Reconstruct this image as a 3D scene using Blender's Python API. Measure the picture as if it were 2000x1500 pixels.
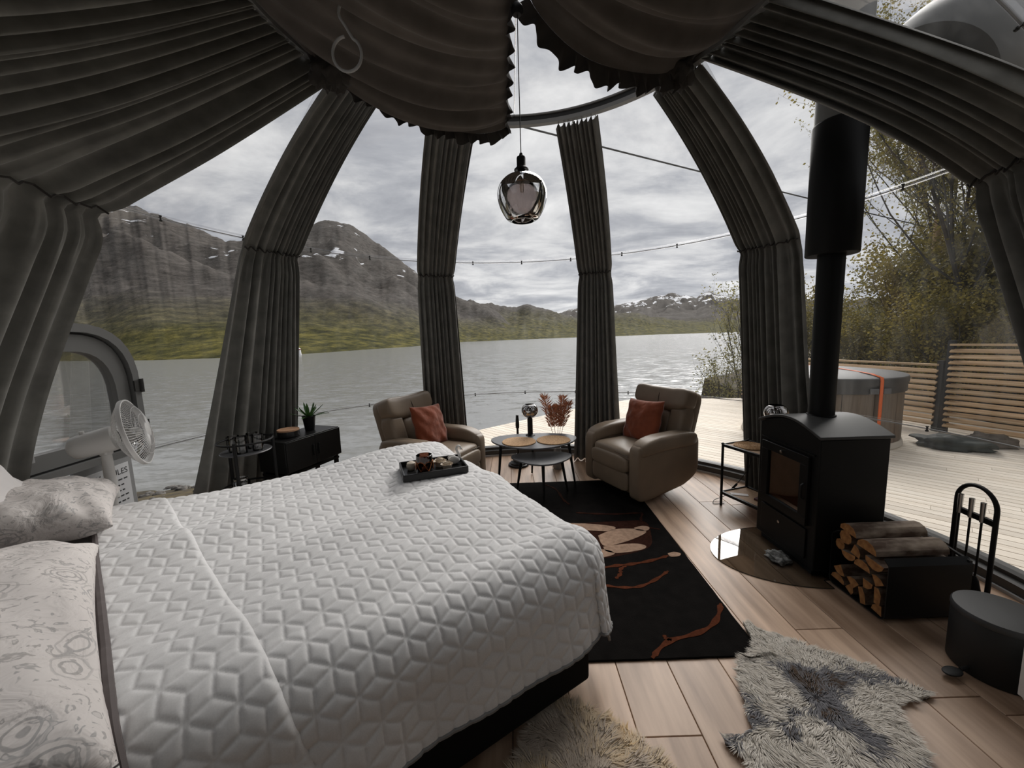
import bpy, bmesh, math, random
import numpy as np
from mathutils import Vector, Matrix, noise as mnoise

for o in list(bpy.data.objects):
    bpy.data.objects.remove(o, do_unlink=True)
SC = bpy.context.scene
COL = SC.collection
PI = math.pi
rnd = random.Random(7)

# ------------------------------------------------------------------ camera
FPX = 751.0
PITCH, ROLL, CAMH = math.radians(7.0), math.radians(1.9), 1.6
_f = Vector((0, math.cos(PITCH), -math.sin(PITCH)))
_r0 = Vector((1, 0, 0))
_u0 = _r0.cross(_f)
_R = _r0 * math.cos(ROLL) - _u0 * math.sin(ROLL)
_U = _u0 * math.cos(ROLL) + _r0 * math.sin(ROLL)
_C = Vector((0, 0, CAMH))
cd = bpy.data.cameras.new('camera')
cam = bpy.data.objects.new('camera', cd)
COL.objects.link(cam)
cd.sensor_fit = 'HORIZONTAL'
cd.sensor_width = 36.0
cd.lens = FPX / 2000.0 * 36.0
cd.clip_start = 0.02
cd.clip_end = 30000
mw = Matrix((_R, _U, -_f)).transposed().to_4x4()
mw.translation = _C
cam.matrix_world = mw
SC.camera = cam

def ray(x, y):
    return _f + _R * ((x - 1000) / FPX) + _U * ((750 - y) / FPX)
def onz(x, y, z):
    d = ray(x, y)
    return _C + d * ((z - CAMH) / d.z)
def ony(x, y, Y):
    d = ray(x, y)
    return _C + d * (Y / d.y)

# ------------------------------------------------------------------ sky
SC.view_settings.view_transform = 'Standard'
SC.view_settings.look = 'None'
SC.view_settings.gamma = 1.0
SC.view_settings.use_curve_mapping = False
SC.view_settings.exposure = 0.0

def build_world():
    w = bpy.data.worlds.new('overcast')
    SC.world = w
    w.use_nodes = True
    nt = w.node_tree
    for n in list(nt.nodes):
        nt.nodes.remove(n)
    N, L = nt.nodes.new, nt.links.new
    tc = N('ShaderNodeTexCoord')
    sep = N('ShaderNodeSeparateXYZ'); L(tc.outputs['Generated'], sep.inputs[0])
    zc = N('ShaderNodeMath'); zc.operation = 'MAXIMUM'; zc.inputs[1].default_value = 0.0
    L(sep.outputs['Z'], zc.inputs[0])
    za = N('ShaderNodeMath'); za.operation = 'ADD'; za.inputs[1].default_value = 0.16
    L(zc.outputs[0], za.inputs[0])
    dx = N('ShaderNodeMath'); dx.operation = 'DIVIDE'; L(sep.outputs['X'], dx.inputs[0]); L(za.outputs[0], dx.inputs[1])
    dy = N('ShaderNodeMath'); dy.operation = 'DIVIDE'; L(sep.outputs['Y'], dy.inputs[0]); L(za.outputs[0], dy.inputs[1])
    cmb = N('ShaderNodeCombineXYZ'); L(dx.outputs[0], cmb.inputs[0]); L(dy.outputs[0], cmb.inputs[1])
    mp = N('ShaderNodeMapping'); L(cmb.outputs[0], mp.inputs[0])
    mp.inputs['Rotation'].default_value = (0, 0, math.radians(28))
    mp.inputs['Scale'].default_value = (0.95, 1.25, 1)
    n1 = N('ShaderNodeTexNoise'); L(mp.outputs[0], n1.inputs['Vector'])
    n1.inputs['Scale'].default_value = 1.5; n1.inputs['Detail'].default_value = 9
    n1.inputs['Roughness'].default_value = 0.60; n1.inputs['Distortion'].default_value = 0.35
    n2 = N('ShaderNodeTexNoise'); L(cmb.outputs[0], n2.inputs['Vector'])
    n2.inputs['Scale'].default_value = 0.55; n2.inputs['Detail'].default_value = 4
    mx = N('ShaderNodeMath'); mx.operation = 'MULTIPLY_ADD'
    L(n2.outputs['Fac'], mx.inputs[0]); mx.inputs[1].default_value = 0.35; L(n1.outputs['Fac'], mx.inputs[2])
    rp = N('ShaderNodeValToRGB'); L(mx.outputs[0], rp.inputs[0])
    cr = rp.color_ramp
    cr.elements[0].position = 0.47; cr.elements[0].color = (0.35, 0.365, 0.41, 1)
    cr.elements[1].position = 0.86; cr.elements[1].color = (1.0, 1.0, 1.0, 1)
    e = cr.elements.new(0.61); e.color = (0.52, 0.535, 0.575, 1)
    e = cr.elements.new(0.73); e.color = (0.78, 0.785, 0.80, 1)
    # the veiled sun brightens the cloud around it
    dot = N('ShaderNodeVectorMath'); dot.operation = 'DOT_PRODUCT'
    nrm = N('ShaderNodeVectorMath'); nrm.operation = 'NORMALIZE'; L(tc.outputs['Generated'], nrm.inputs[0])
    L(nrm.outputs[0], dot.inputs[0])
    sd = Vector((0.52, 0.72, 0.46)).normalized()
    dot.inputs[1].default_value = sd
    mr = N('ShaderNodeMapRange'); L(dot.outputs['Value'], mr.inputs[0])
    mr.inputs[1].default_value = -0.6; mr.inputs[2].default_value = 1.0
    mr.inputs[3].default_value = 0.70; mr.inputs[4].default_value = 1.04
    mr.interpolation_type = 'SMOOTHSTEP'
    hz = N('ShaderNodeMapRange'); L(zc.outputs[0], hz.inputs[0])
    hz.inputs[1].default_value = 0.0; hz.inputs[2].default_value = 0.25
    hz.inputs[3].default_value = 1.12; hz.inputs[4].default_value = 1.0
    ml = N('ShaderNodeMath'); ml.operation = 'MULTIPLY'; L(mr.outputs[0], ml.inputs[0]); L(hz.outputs[0], ml.inputs[1])
    vm = N('ShaderNodeVectorMath'); vm.operation = 'SCALE'
    L(rp.outputs[0], vm.inputs[0]); L(ml.outputs[0], vm.inputs['Scale'])
    bg = N('ShaderNodeBackground'); L(vm.outputs[0], bg.inputs['Color']); bg.inputs['Strength'].default_value = 0.86
    out = N('ShaderNodeOutputWorld'); L(bg.outputs[0], out.inputs['Surface'])
build_world()
# the sun behind thin cloud: a very broad soft source in the brightest part of the sky
sl = bpy.data.lights.new('veiled_sun', 'SUN'); sl.energy = 4.2; sl.angle = math.radians(50); sl.color = (1.0, 0.97, 0.93)
so = bpy.data.objects.new('veiled_sun', sl); COL.objects.link(so)
so.rotation_euler = Vector((0.36, 0.66, 0.62)).to_track_quat('Z', 'Y').to_euler()

# ------------------------------------------------------------------ helpers
def tag(o, label=None, cat=None, group=None, kind=None):
    if label: o['label'] = label
    if cat: o['category'] = cat
    if group: o['group'] = group
    if kind: o['kind'] = kind
    return o

def empty(name, loc=(0, 0, 0), rz=0.0, label=None, cat=None, group=None, kind=None):
    o = bpy.data.objects.new(name, None)
    COL.objects.link(o)
    o.location = loc
    o.rotation_euler = (0, 0, rz)
    o.empty_display_size = 0.05
    return tag(o, label, cat, group, kind)

def mobj(name, verts, faces, mat, parent=None, smooth=True, ang=40, loc=None, rz=None):
    me = bpy.data.meshes.new(name)
    me.from_pydata([tuple(v) for v in verts], [], faces)
    me.update()
    if smooth:
        me.polygons.foreach_set('use_smooth', [True] * len(me.polygons))
        if ang is not None:
            me.set_sharp_from_angle(angle=math.radians(ang))
    if mat: me.materials.append(mat)
    o = bpy.data.objects.new(name, me)
    COL.objects.link(o)
    if parent: o.parent = parent
    if loc is not None: o.location = loc
    if rz is not None: o.rotation_euler = (0, 0, rz)
    return o

def bevel(o, w=0.005, s=2):
    m = o.modifiers.new('bevel', 'BEVEL')
    m.width = w; m.segments = s; m.limit_method = 'ANGLE'; m.angle_limit = math.radians(40)
    return o

def copy_tree(o, parent=None):
    c = o.copy(); COL.objects.link(c)
    c.parent = parent
    for ch in list(o.children):
        copy_tree(ch, c)
    return c

class MB:
    def __init__(s): s.v = []; s.f = []
    def add(s, vs, fs):
        b = len(s.v); s.v += [tuple(v) for v in vs]; s.f += [tuple(b + i for i in f) for f in fs]; return s
    def box(s, c, size, rot=None, taper=1.0):
        x, y, z = size[0] / 2, size[1] / 2, size[2] / 2
        pts = []
        for dz in (-1, 1):
            t = taper if dz > 0 else 1.0
            for dx, dy in ((-1, -1), (1, -1), (1, 1), (-1, 1)):
                pts.append(Vector((dx * x * t, dy * y * t, dz * z)))
        if rot is not None: pts = [rot @ p for p in pts]
        pts = [p + Vector(c) for p in pts]
        return s.add(pts, [(3, 2, 1, 0), (4, 5, 6, 7), (0, 1, 5, 4), (1, 2, 6, 5), (2, 3, 7, 6), (3, 0, 4, 7)])
    def tube(s, path, r, n=8, closed=False, caps=True):
        path = [Vector(p) for p in path]; m = len(path)
        rs = r if isinstance(r, (list, tuple)) else [r] * m
        up = None; vs = []
        for i in range(m):
            if closed: t = path[(i + 1) % m] - path[i - 1]
            else: t = path[min(i + 1, m - 1)] - path[max(i - 1, 0)]
            if t.length < 1e-9: t = Vector((0, 0, 1))
            t.normalize()
            if up is None:
                up = Vector((0, 0, 1)) if abs(t.z) < 0.9 else Vector((1, 0, 0))
            a = up - t * up.dot(t)
            if a.length < 1e-6: a = t.orthogonal()
            a.normalize(); up = a
            b = t.cross(a)
            for k in range(n):
                g = 2 * PI * k / n
                vs.append(path[i] + (a * math.cos(g) + b * math.sin(g)) * rs[i])
        fs = []
        for i in range(m if closed else m - 1):
            j = (i + 1) % m
            for k in range(n):
                l = (k + 1) % n
                fs.append((i * n + k, i * n + l, j * n + l, j * n + k))
        if caps and not closed:
            fs.append(tuple(range(n - 1, -1, -1))); fs.append(tuple((m - 1) * n + k for k in range(n)))
        return s.add(vs, fs)
    def lathe(s, prof, c=(0, 0, 0), n=32, mat=None, close=False):
        vs = []; fs = []; m = len(prof)
        for (r, z) in prof:
            for k in range(n):
                g = 2 * PI * k / n
                p = Vector((r * math.cos(g), r * math.sin(g), z))
                if mat is not None: p = mat @ p
                vs.append(p + Vector(c))
        for i in range(m - 1 if not close else m):
            j = (i + 1) % m
            for k in range(n):
                l = (k + 1) % n
                fs.append((i * n + k, i * n + l, j * n + l, j * n + k))
        if not close:
            if prof[0][0] > 1e-5: fs.append(tuple(range(n - 1, -1, -1)))
            if prof[-1][0] > 1e-5: fs.append(tuple((m - 1) * n + k for k in range(n)))
        return s.add(vs, fs)
    def prism(s, pts, z0, z1):
        n = len(pts)
        vs = [(p[0], p[1], z0) for p in pts] + [(p[0], p[1], z1) for p in pts]
        fs = [tuple(range(n - 1, -1, -1)), tuple(range(n, 2 * n))]
        for i in range(n):
            j = (i + 1) % n
            fs.append((i, j, n + j, n + i))
        return s.add(vs, fs)
    def sq(s, c, size, e=(0.3, 0.3), n=20, m=14, rot=None, fn=None):
        """superellipsoid: a softly rounded box"""
        vs = []; fs = []
        def pw(a, p): return math.copysign(abs(a) ** p, a)
        for i in range(m + 1):
            ph = -PI / 2 + PI * i / m
            for k in range(n):
                th = 2 * PI * (k + 0.5) / n
                p = Vector((size[0] / 2 * pw(math.cos(ph), e[0]) * pw(math.cos(th), e[1]),
                            size[1] / 2 * pw(math.cos(ph), e[0]) * pw(math.sin(th), e[1]),
                            size[2] / 2 * pw(math.sin(ph), e[0])))
                if fn: p = fn(p)
                if rot is not None: p = rot @ p
                vs.append(p + Vector(c))
        for i in range(m):
            for k in range(n):
                l = (k + 1) % n
                fs.append((i * n + k, i * n + l, (i + 1) * n + l, (i + 1) * n + k))
        return s.add(vs, fs)
    def grid(s, P, flip=False):
        """P[i][j] points"""
        m, n = len(P), len(P[0])
        vs = [P[i][j] for i in range(m) for j in range(n)]
        fs = []
        for i in range(m - 1):
            for j in range(n - 1):
                q = (i * n + j, i * n + j + 1, (i + 1) * n + j + 1, (i + 1) * n + j)
                fs.append(q[::-1] if flip else q)
        return s.add(vs, fs)
    def build(s, name, mat, parent=None, smooth=True, ang=40, loc=None, rz=None):
        return mobj(name, s.v, s.f, mat, parent, smooth, ang, loc, rz)

def rotm(ax, deg): return Matrix.Rotation(math.radians(deg), 3, ax)

# ------------------------------------------------------------------ materials
def mat(name, col, rough=0.6, metal=0.0, sheen=0.0, spec=0.5, coat=0.0, var=None, bump=None, trans=0.0, ior=1.45, coords='Object'):
    """var=(scale, amount, (sx,sy,sz)) mottles the base colour; bump=(scale, strength, dist)"""
    m = bpy.data.materials.new(name); m.use_nodes = True
    nt = m.node_tree; b = nt.nodes['Principled BSDF']
    N, L = nt.nodes.new, nt.links.new
    b.inputs['Base Color'].default_value = (*col, 1)
    b.inputs['Roughness'].default_value = rough
    b.inputs['Metallic'].default_value = metal
    b.inputs['Specular IOR Level'].default_value = spec
    b.inputs['Coat Weight'].default_value = coat
    b.inputs['Transmission Weight'].default_value = trans
    b.inputs['IOR'].default_value = ior
    if sheen:
        b.inputs['Sheen Weight'].default_value = sheen
        b.inputs['Sheen Roughness'].default_value = 0.4
    if var or bump:
        tc = N('ShaderNodeTexCoord')
    if var:
        mp = N('ShaderNodeMapping'); L(tc.outputs[coords], mp.inputs[0])
        mp.inputs['Scale'].default_value = var[2] if len(var) > 2 else (1, 1, 1)
        nz = N('ShaderNodeTexNoise'); L(mp.outputs[0], nz.inputs['Vector'])
        nz.inputs['Scale'].default_value = var[0]; nz.inputs['Detail'].default_value = 5
        mr = N('ShaderNodeMapRange'); L(nz.outputs['Fac'], mr.inputs[0])
        mr.inputs[1].default_value = 0.3; mr.inputs[2].default_value = 0.7
        mr.inputs[3].default_value = 1 - var[1]; mr.inputs[4].default_value = 1 + var[1]
        mx = N('ShaderNodeVectorMath'); mx.operation = 'SCALE'
        mx.inputs[0].default_value = col; L(mr.outputs[0], mx.inputs['Scale'])
        L(mx.outputs[0], b.inputs['Base Color'])
    if bump:
        nb = N('ShaderNodeTexNoise'); L(tc.outputs[coords], nb.inputs['Vector'])
        nb.inputs['Scale'].default_value = bump[0]; nb.inputs['Detail'].default_value = 4
        bp = N('ShaderNodeBump'); L(nb.outputs['Fac'], bp.inputs['Height'])
        bp.inputs['Strength'].default_value = bump[1]; bp.inputs['Distance'].default_value = bump[2]
        L(bp.outputs[0], b.inputs['Normal'])
    return m

def two_tone(name, c1, c2, scale, lo, hi, rough=0.7, stretch=(1, 1, 1), bump=0.0, detail=6, coords='Object', perobj=0.0, spec=0.5):
    m = bpy.data.materials.new(name); m.use_nodes = True
    nt = m.node_tree; b = nt.nodes['Principled BSDF']
    N, L = nt.nodes.new, nt.links.new
    tc = N('ShaderNodeTexCoord')
    mp = N('ShaderNodeMapping'); L(tc.outputs[coords], mp.inputs[0]); mp.inputs['Scale'].default_value = stretch
    vec = mp.outputs[0]
    oi = None
    if perobj:
        oi = N('ShaderNodeObjectInfo')
        ad = N('ShaderNodeVectorMath'); ad.operation = 'MULTIPLY_ADD'
        ad.inputs[1].default_value = (37, 91, 13)
        L(oi.outputs['Random'], ad.inputs[0]); L(vec, ad.inputs[2]); vec = ad.outputs[0]
    nz = N('ShaderNodeTexNoise'); L(vec, nz.inputs['Vector'])
    nz.inputs['Scale'].default_value = scale; nz.inputs['Detail'].default_value = detail
    rp = N('ShaderNodeValToRGB'); L(nz.outputs['Fac'], rp.inputs[0])
    rp.color_ramp.elements[0].position = lo; rp.color_ramp.elements[0].color = (*c1, 1)
    rp.color_ramp.elements[1].position = hi; rp.color_ramp.elements[1].color = (*c2, 1)
    col = rp.outputs[0]
    if perobj:
        mr = N('ShaderNodeMapRange'); L(oi.outputs['Random'], mr.inputs[0])
        mr.inputs[3].default_value = 1 - perobj; mr.inputs[4].default_value = 1 + perobj
        sc = N('ShaderNodeVectorMath'); sc.operation = 'SCALE'; L(col, sc.inputs[0]); L(mr.outputs[0], sc.inputs['Scale'])
        col = sc.outputs[0]
    L(col, b.inputs['Base Color'])
    b.inputs['Roughness'].default_value = rough
    b.inputs['Specular IOR Level'].default_value = spec
    if bump:
        bp = N('ShaderNodeBump'); L(nz.outputs['Fac'], bp.inputs['Height'])
        bp.inputs['Strength'].default_value = bump; bp.inputs['Distance'].default_value = 0.02
        L(bp.outputs[0], b.inputs['Normal'])
    return m

def glass_sheet(name, tint=(1, 1, 1), refl=1.0, smudge=0.0, ior=1.45, grough=0.02):
    """clear thin sheet: mostly passes light, Fresnel reflection, a little dried dirt"""
    m = bpy.data.materials.new(name); m.use_nodes = True
    nt = m.node_tree
    for n in list(nt.nodes): nt.nodes.remove(n)
    N, L = nt.nodes.new, nt.links.new
    tr = N('ShaderNodeBsdfTransparent'); tr.inputs[0].default_value = (*tint, 1)
    gl = N('ShaderNodeBsdfGlossy'); gl.inputs['Roughness'].default_value = grough
    fr = N('ShaderNodeFresnel'); fr.inputs['IOR'].default_value = ior
    fm = N('ShaderNodeMath'); fm.operation = 'MULTIPLY'; fm.inputs[1].default_value = refl
    L(fr.outputs[0], fm.inputs[0]); fm.use_clamp = True
    mx = N('ShaderNodeMixShader'); L(fm.outputs[0], mx.inputs[0]); L(tr.outputs[0], mx.inputs[1]); L(gl.outputs[0], mx.inputs[2])
    last = mx
    if smudge:
        tc = N('ShaderNodeTexCoord')
        mp = N('ShaderNodeMapping'); L(tc.outputs['Object'], mp.inputs[0]); mp.inputs['Scale'].default_value = (7, 7, 0.5)
        nz = N('ShaderNodeTexNoise'); L(mp.outputs[0], nz.inputs['Vector']); nz.inputs['Scale'].default_value = 2.2; nz.inputs['Detail'].default_value = 6
        mr = N('ShaderNodeMapRange'); L(nz.outputs['Fac'], mr.inputs[0])
        mr.inputs[1].default_value = 0.45; mr.inputs[2].default_value = 0.8; mr.inputs[3].default_value = smudge * 0.25; mr.inputs[4].default_value = smudge
        ts = N('ShaderNodeBsdfTranslucent'); ts.inputs[0].default_value = (0.75, 0.75, 0.73, 1)
        m2 = N('ShaderNodeMixShader'); L(mr.outputs[0], m2.inputs[0]); L(mx.outputs[0], m2.inputs[1]); L(ts.outputs[0], m2.inputs[2])
        last = m2
    out = N('ShaderNodeOutputMaterial'); L(last.outputs[0], out.inputs['Surface'])
    return m

M = {}
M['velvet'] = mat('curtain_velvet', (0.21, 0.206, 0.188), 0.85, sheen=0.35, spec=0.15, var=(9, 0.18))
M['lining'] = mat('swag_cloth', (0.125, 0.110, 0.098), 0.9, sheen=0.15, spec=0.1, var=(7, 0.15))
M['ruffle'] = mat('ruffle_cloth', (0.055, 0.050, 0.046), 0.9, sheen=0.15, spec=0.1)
M['leather'] = mat('taupe_leather', (0.20, 0.15, 0.105), 0.42, spec=0.4, var=(5, 0.10), bump=(160, 0.25, 0.002))
M['rust'] = mat('rust_velvet', (0.20, 0.052, 0.024), 0.8, sheen=0.35, spec=0.15, var=(8, 0.2), bump=(18, 0.5, 0.01))
M['black'] = mat('black_metal', (0.008, 0.008, 0.008), 0.5, spec=0.25)
M['stove'] = mat('black_stove_steel', (0.006, 0.006, 0.006), 0.5, spec=0.2, bump=(300, 0.1, 0.001))
M['blackwood'] = mat('black_stained_wood', (0.008, 0.008, 0.008), 0.35, spec=0.4)
M['tabletop'] = mat('anthracite_tabletop', (0.10, 0.10, 0.105), 0.3, spec=0.5)
M['white_plastic'] = mat('white_plastic', (0.66, 0.65, 0.63), 0.4)
M['white_paint'] = mat('white_lacquer', (0.72, 0.71, 0.69), 0.45)
M['white_cloth'] = mat('white_cotton', (0.74, 0.71, 0.70), 0.85, spec=0.2, bump=(6, 0.3, 0.02))
M['coverlet'] = mat('grey_quilted_cotton', (0.69, 0.68, 0.675), 0.75, sheen=0.15, spec=0.2, var=(260, 0.05))
M['binding'] = mat('taupe_binding', (0.11, 0.092, 0.09), 0.8)
M['alu'] = mat('brushed_aluminium', (0.55, 0.55, 0.55), 0.35, metal=0.9)
M['grey_plastic'] = mat('grey_plastic_flange', (0.45, 0.45, 0.45), 0.6, spec=0.3)
M['dark_groove'] = mat('dark_rail_groove', (0.03, 0.03, 0.03), 0.5)
M['chrome'] = mat('smoked_chrome', (0.42, 0.40, 0.39), 0.04, metal=1.0)
M['steel'] = mat('bright_steel', (0.45, 0.44, 0.43), 0.25, metal=1.0)
M['rug'] = mat('black_pile', (0.0065, 0.0055, 0.005), 0.95, spec=0.05, var=(14, 0.3), bump=(220, 0.5, 0.004))
M['rug_red'] = mat('rust_brown_pile', (0.088, 0.026, 0.012), 0.95, spec=0.05, var=(40, 0.3), bump=(220, 0.5, 0.004))
M['rug_dark_red'] = mat('dark_brown_pile', (0.030, 0.011, 0.007), 0.95, spec=0.05, var=(40, 0.3), bump=(220, 0.5, 0.004))
M['rug_cream'] = mat('beige_pile', (0.36, 0.24, 0.17), 0.95, spec=0.05, var=(30, 0.22), bump=(220, 0.5, 0.004))
M['cork'] = two_tone('cork', (0.34, 0.185, 0.085), (0.62, 0.40, 0.21), 90, 0.35, 0.65, 0.85)
M['wicker'] = two_tone('wicker_board', (0.27, 0.155, 0.085), (0.42, 0.27, 0.155), 30, 0.3, 0.7, 0.7, (1, 6, 1))
M['lid_wood'] = two_tone('pale_wood', (0.45, 0.24, 0.13), (0.58, 0.34, 0.20), 12, 0.3, 0.7, 0.6, (1, 8, 1))
M['floor'] = two_tone('oak_plank', (0.31, 0.195, 0.125), (0.62, 0.43, 0.30), 2.6, 0.32, 0.68, 0.42, (5.5, 0.55, 1), 0.06, 7, perobj=0.14)
M['deck'] = two_tone('weathered_deck', (0.68, 0.59, 0.48), (0.86, 0.79, 0.685), 3.0, 0.3, 0.7, 0.75, (0.5, 7, 1), 0.05, 7, perobj=0.10)
M['fence'] = two_tone('pale_fence_wood', (0.46, 0.30, 0.16), (0.76, 0.56, 0.35), 3.0, 0.3, 0.7, 0.8, (0.6, 6, 6), 0.05, 6, perobj=0.15)
M['sill'] = mat('dark_base_rail', (0.055, 0.053, 0.05), 0.5)
M['pane'] = glass_sheet('clear_polycarbonate', (0.985, 0.985, 0.985), 0.55, 0.05)
M['flange'] = glass_sheet('clear_flange', (0.80, 0.80, 0.81), 0.35, 0.10, grough=0.25)
M['hearth'] = glass_sheet('hearth_glass', (0.93, 0.95, 0.92), 2.3, 0.0, 1.6)
M['hearth_edge'] = mat('hearth_glass_edge', (0.03, 0.035, 0.03), 0.3)
M['smoke_glass'] = glass_sheet('smoked_glass', (0.70, 0.665, 0.655), 1.1, 0.0, 1.6)
M['drink_glass'] = glass_sheet('drinking_glass', (0.88, 0.88, 0.88), 1.2, 0.0, 1.5)
M['amber_glass'] = glass_sheet('amber_glass', (0.42, 0.26, 0.2), 1.2, 0.0, 1.6)
# ================================================================== STRUCTURE
CX, CY, DZ, DR = 0.1, 2.3, 1.02, 3.02          # dome centre, centre height, radius
def dome(azd, z, R=DR):
    r = math.sqrt(max(R * R - (z - DZ) ** 2, 0))
    a = math.radians(azd)
    return Vector((CX + r * math.sin(a), CY + r * math.cos(a), z))
def pol(azd, r, z):
    a = math.radians(azd)
    return Vector((CX + r * math.sin(a), CY + r * math.cos(a), z))

def clip_half(poly, p, n):
    """keep the side where (q-p).n <= 0"""
    out = []
    for i in range(len(poly)):
        a, b = poly[i], poly[(i + 1) % len(poly)]
        da = (a[0] - p[0]) * n[0] + (a[1] - p[1]) * n[1]
        db = (b[0] - p[0]) * n[0] + (b[1] - p[1]) * n[1]
        if da <= 0: out.append(a)
        if da * db < 0:
            t = da / (da - db)
            out.append((a[0] + (b[0] - a[0]) * t, a[1] + (b[1] - a[1]) * t))
    return out
def clip_convex(poly, hull):
    n = len(hull)
    for i in range(n):
        a, b = hull[i], hull[(i + 1) % n]
        poly = clip_half(poly, a, (b[1] - a[1], -(b[0] - a[0])))
        if len(poly) < 3: return []
    return poly

def chamfer_slab(name, poly, z0, z1, c, m, parent):
    """flat board whose top edge is eased by c, so joints read as grooves"""
    n = len(poly)
    cx = sum(p[0] for p in poly) / n; cy = sum(p[1] for p in poly) / n
    mb = MB()
    def ins(p, d):
        v = Vector((p[0] - cx, p[1] - cy)); l = v.length
        return (cx + v.x * (1 - d / max(l, 1e-4)), cy + v.y * (1 - d / max(l, 1e-4)))
    vs = [(p[0] - cx, p[1] - cy, z0) for p in poly] + [(p[0] - cx, p[1] - cy, z1 - c) for p in poly]
    def inset_axis(p):
        q = [p[0] - cx, p[1] - cy]
        for k in (0, 1):
            q[k] -= math.copysign(min(c, abs(q[k])), q[k])
        return q
    vs += [(*inset_axis(p), z1) for p in poly]
    fs = [tuple(range(2 * n, 3 * n))]
    for i in range(n):
        j = (i + 1) % n
        fs.append((i, j, n + j, n + i)); fs.append((n + i, n + j, 2 * n + j, 2 * n + i))
    mb.add(vs, fs)
    return mb.build(name, m, parent, smooth=False, loc=(cx, cy, 0))

def build_floor():
    fl = empty('floor', (0, 0, 0), label='pale oak plank floor of the round dome room', kind='structure')
    R = 2.80
    hull = [(CX + R * math.cos(2 * PI * k / 48), CY + R * math.sin(2 * PI * k / 48)) for k in range(48)]
    mb = MB(); mb.prism(hull, -0.10, -0.016)
    mb.build('subfloor', M['sill'], fl, smooth=False)
    W = 0.252
    x0 = 0.46 - 14 * W      # seams meet the ones seen in front of the rug
    r2 = random.Random(3)
    i = 0
    x = x0
    while x < CX + R:
        y = -1.4 + r2.random() * 1.2
        if abs(x - (0.46 + 4 * W)) < 0.02: y = 1.87 - 1.98 * 2
        while y < CY + R:
            L = 1.98
            g = 0.0014
            rect = [(x + g, y + g), (x + W - g, y + g), (x + W - g, y + L - g), (x + g, y + L - g)]
            p = clip_convex(rect, hull)
            if len(p) >= 3:
                chamfer_slab('plank', p, -0.016, 0.0, 0.0022, M['floor'], fl)
            y += L
        x += W
build_floor()

def build_base():
    b = empty('baseboard_dome', (0, 0, 0), label='dark base rail round the foot of the dome', kind='structure')
    mb = MB()
    mb.lathe([(2.79, -0.12), (2.79, 0.075), (2.83, 0.085), (2.83, 0.11), (2.93, 0.11), (2.93, -0.12)], (CX, CY, 0), 96, close=True)
    mb.build('base_rail', M['sill'], b, ang=30)
    mb = MB(); mb.lathe([(2.775, 0.0), (2.775, 0.02), (2.79, 0.02), (2.79, 0.0)], (CX, CY, 0), 96, close=True)
    mb.build('inner_trim', M['grey_plastic'], b, ang=30)
build_base()

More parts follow.
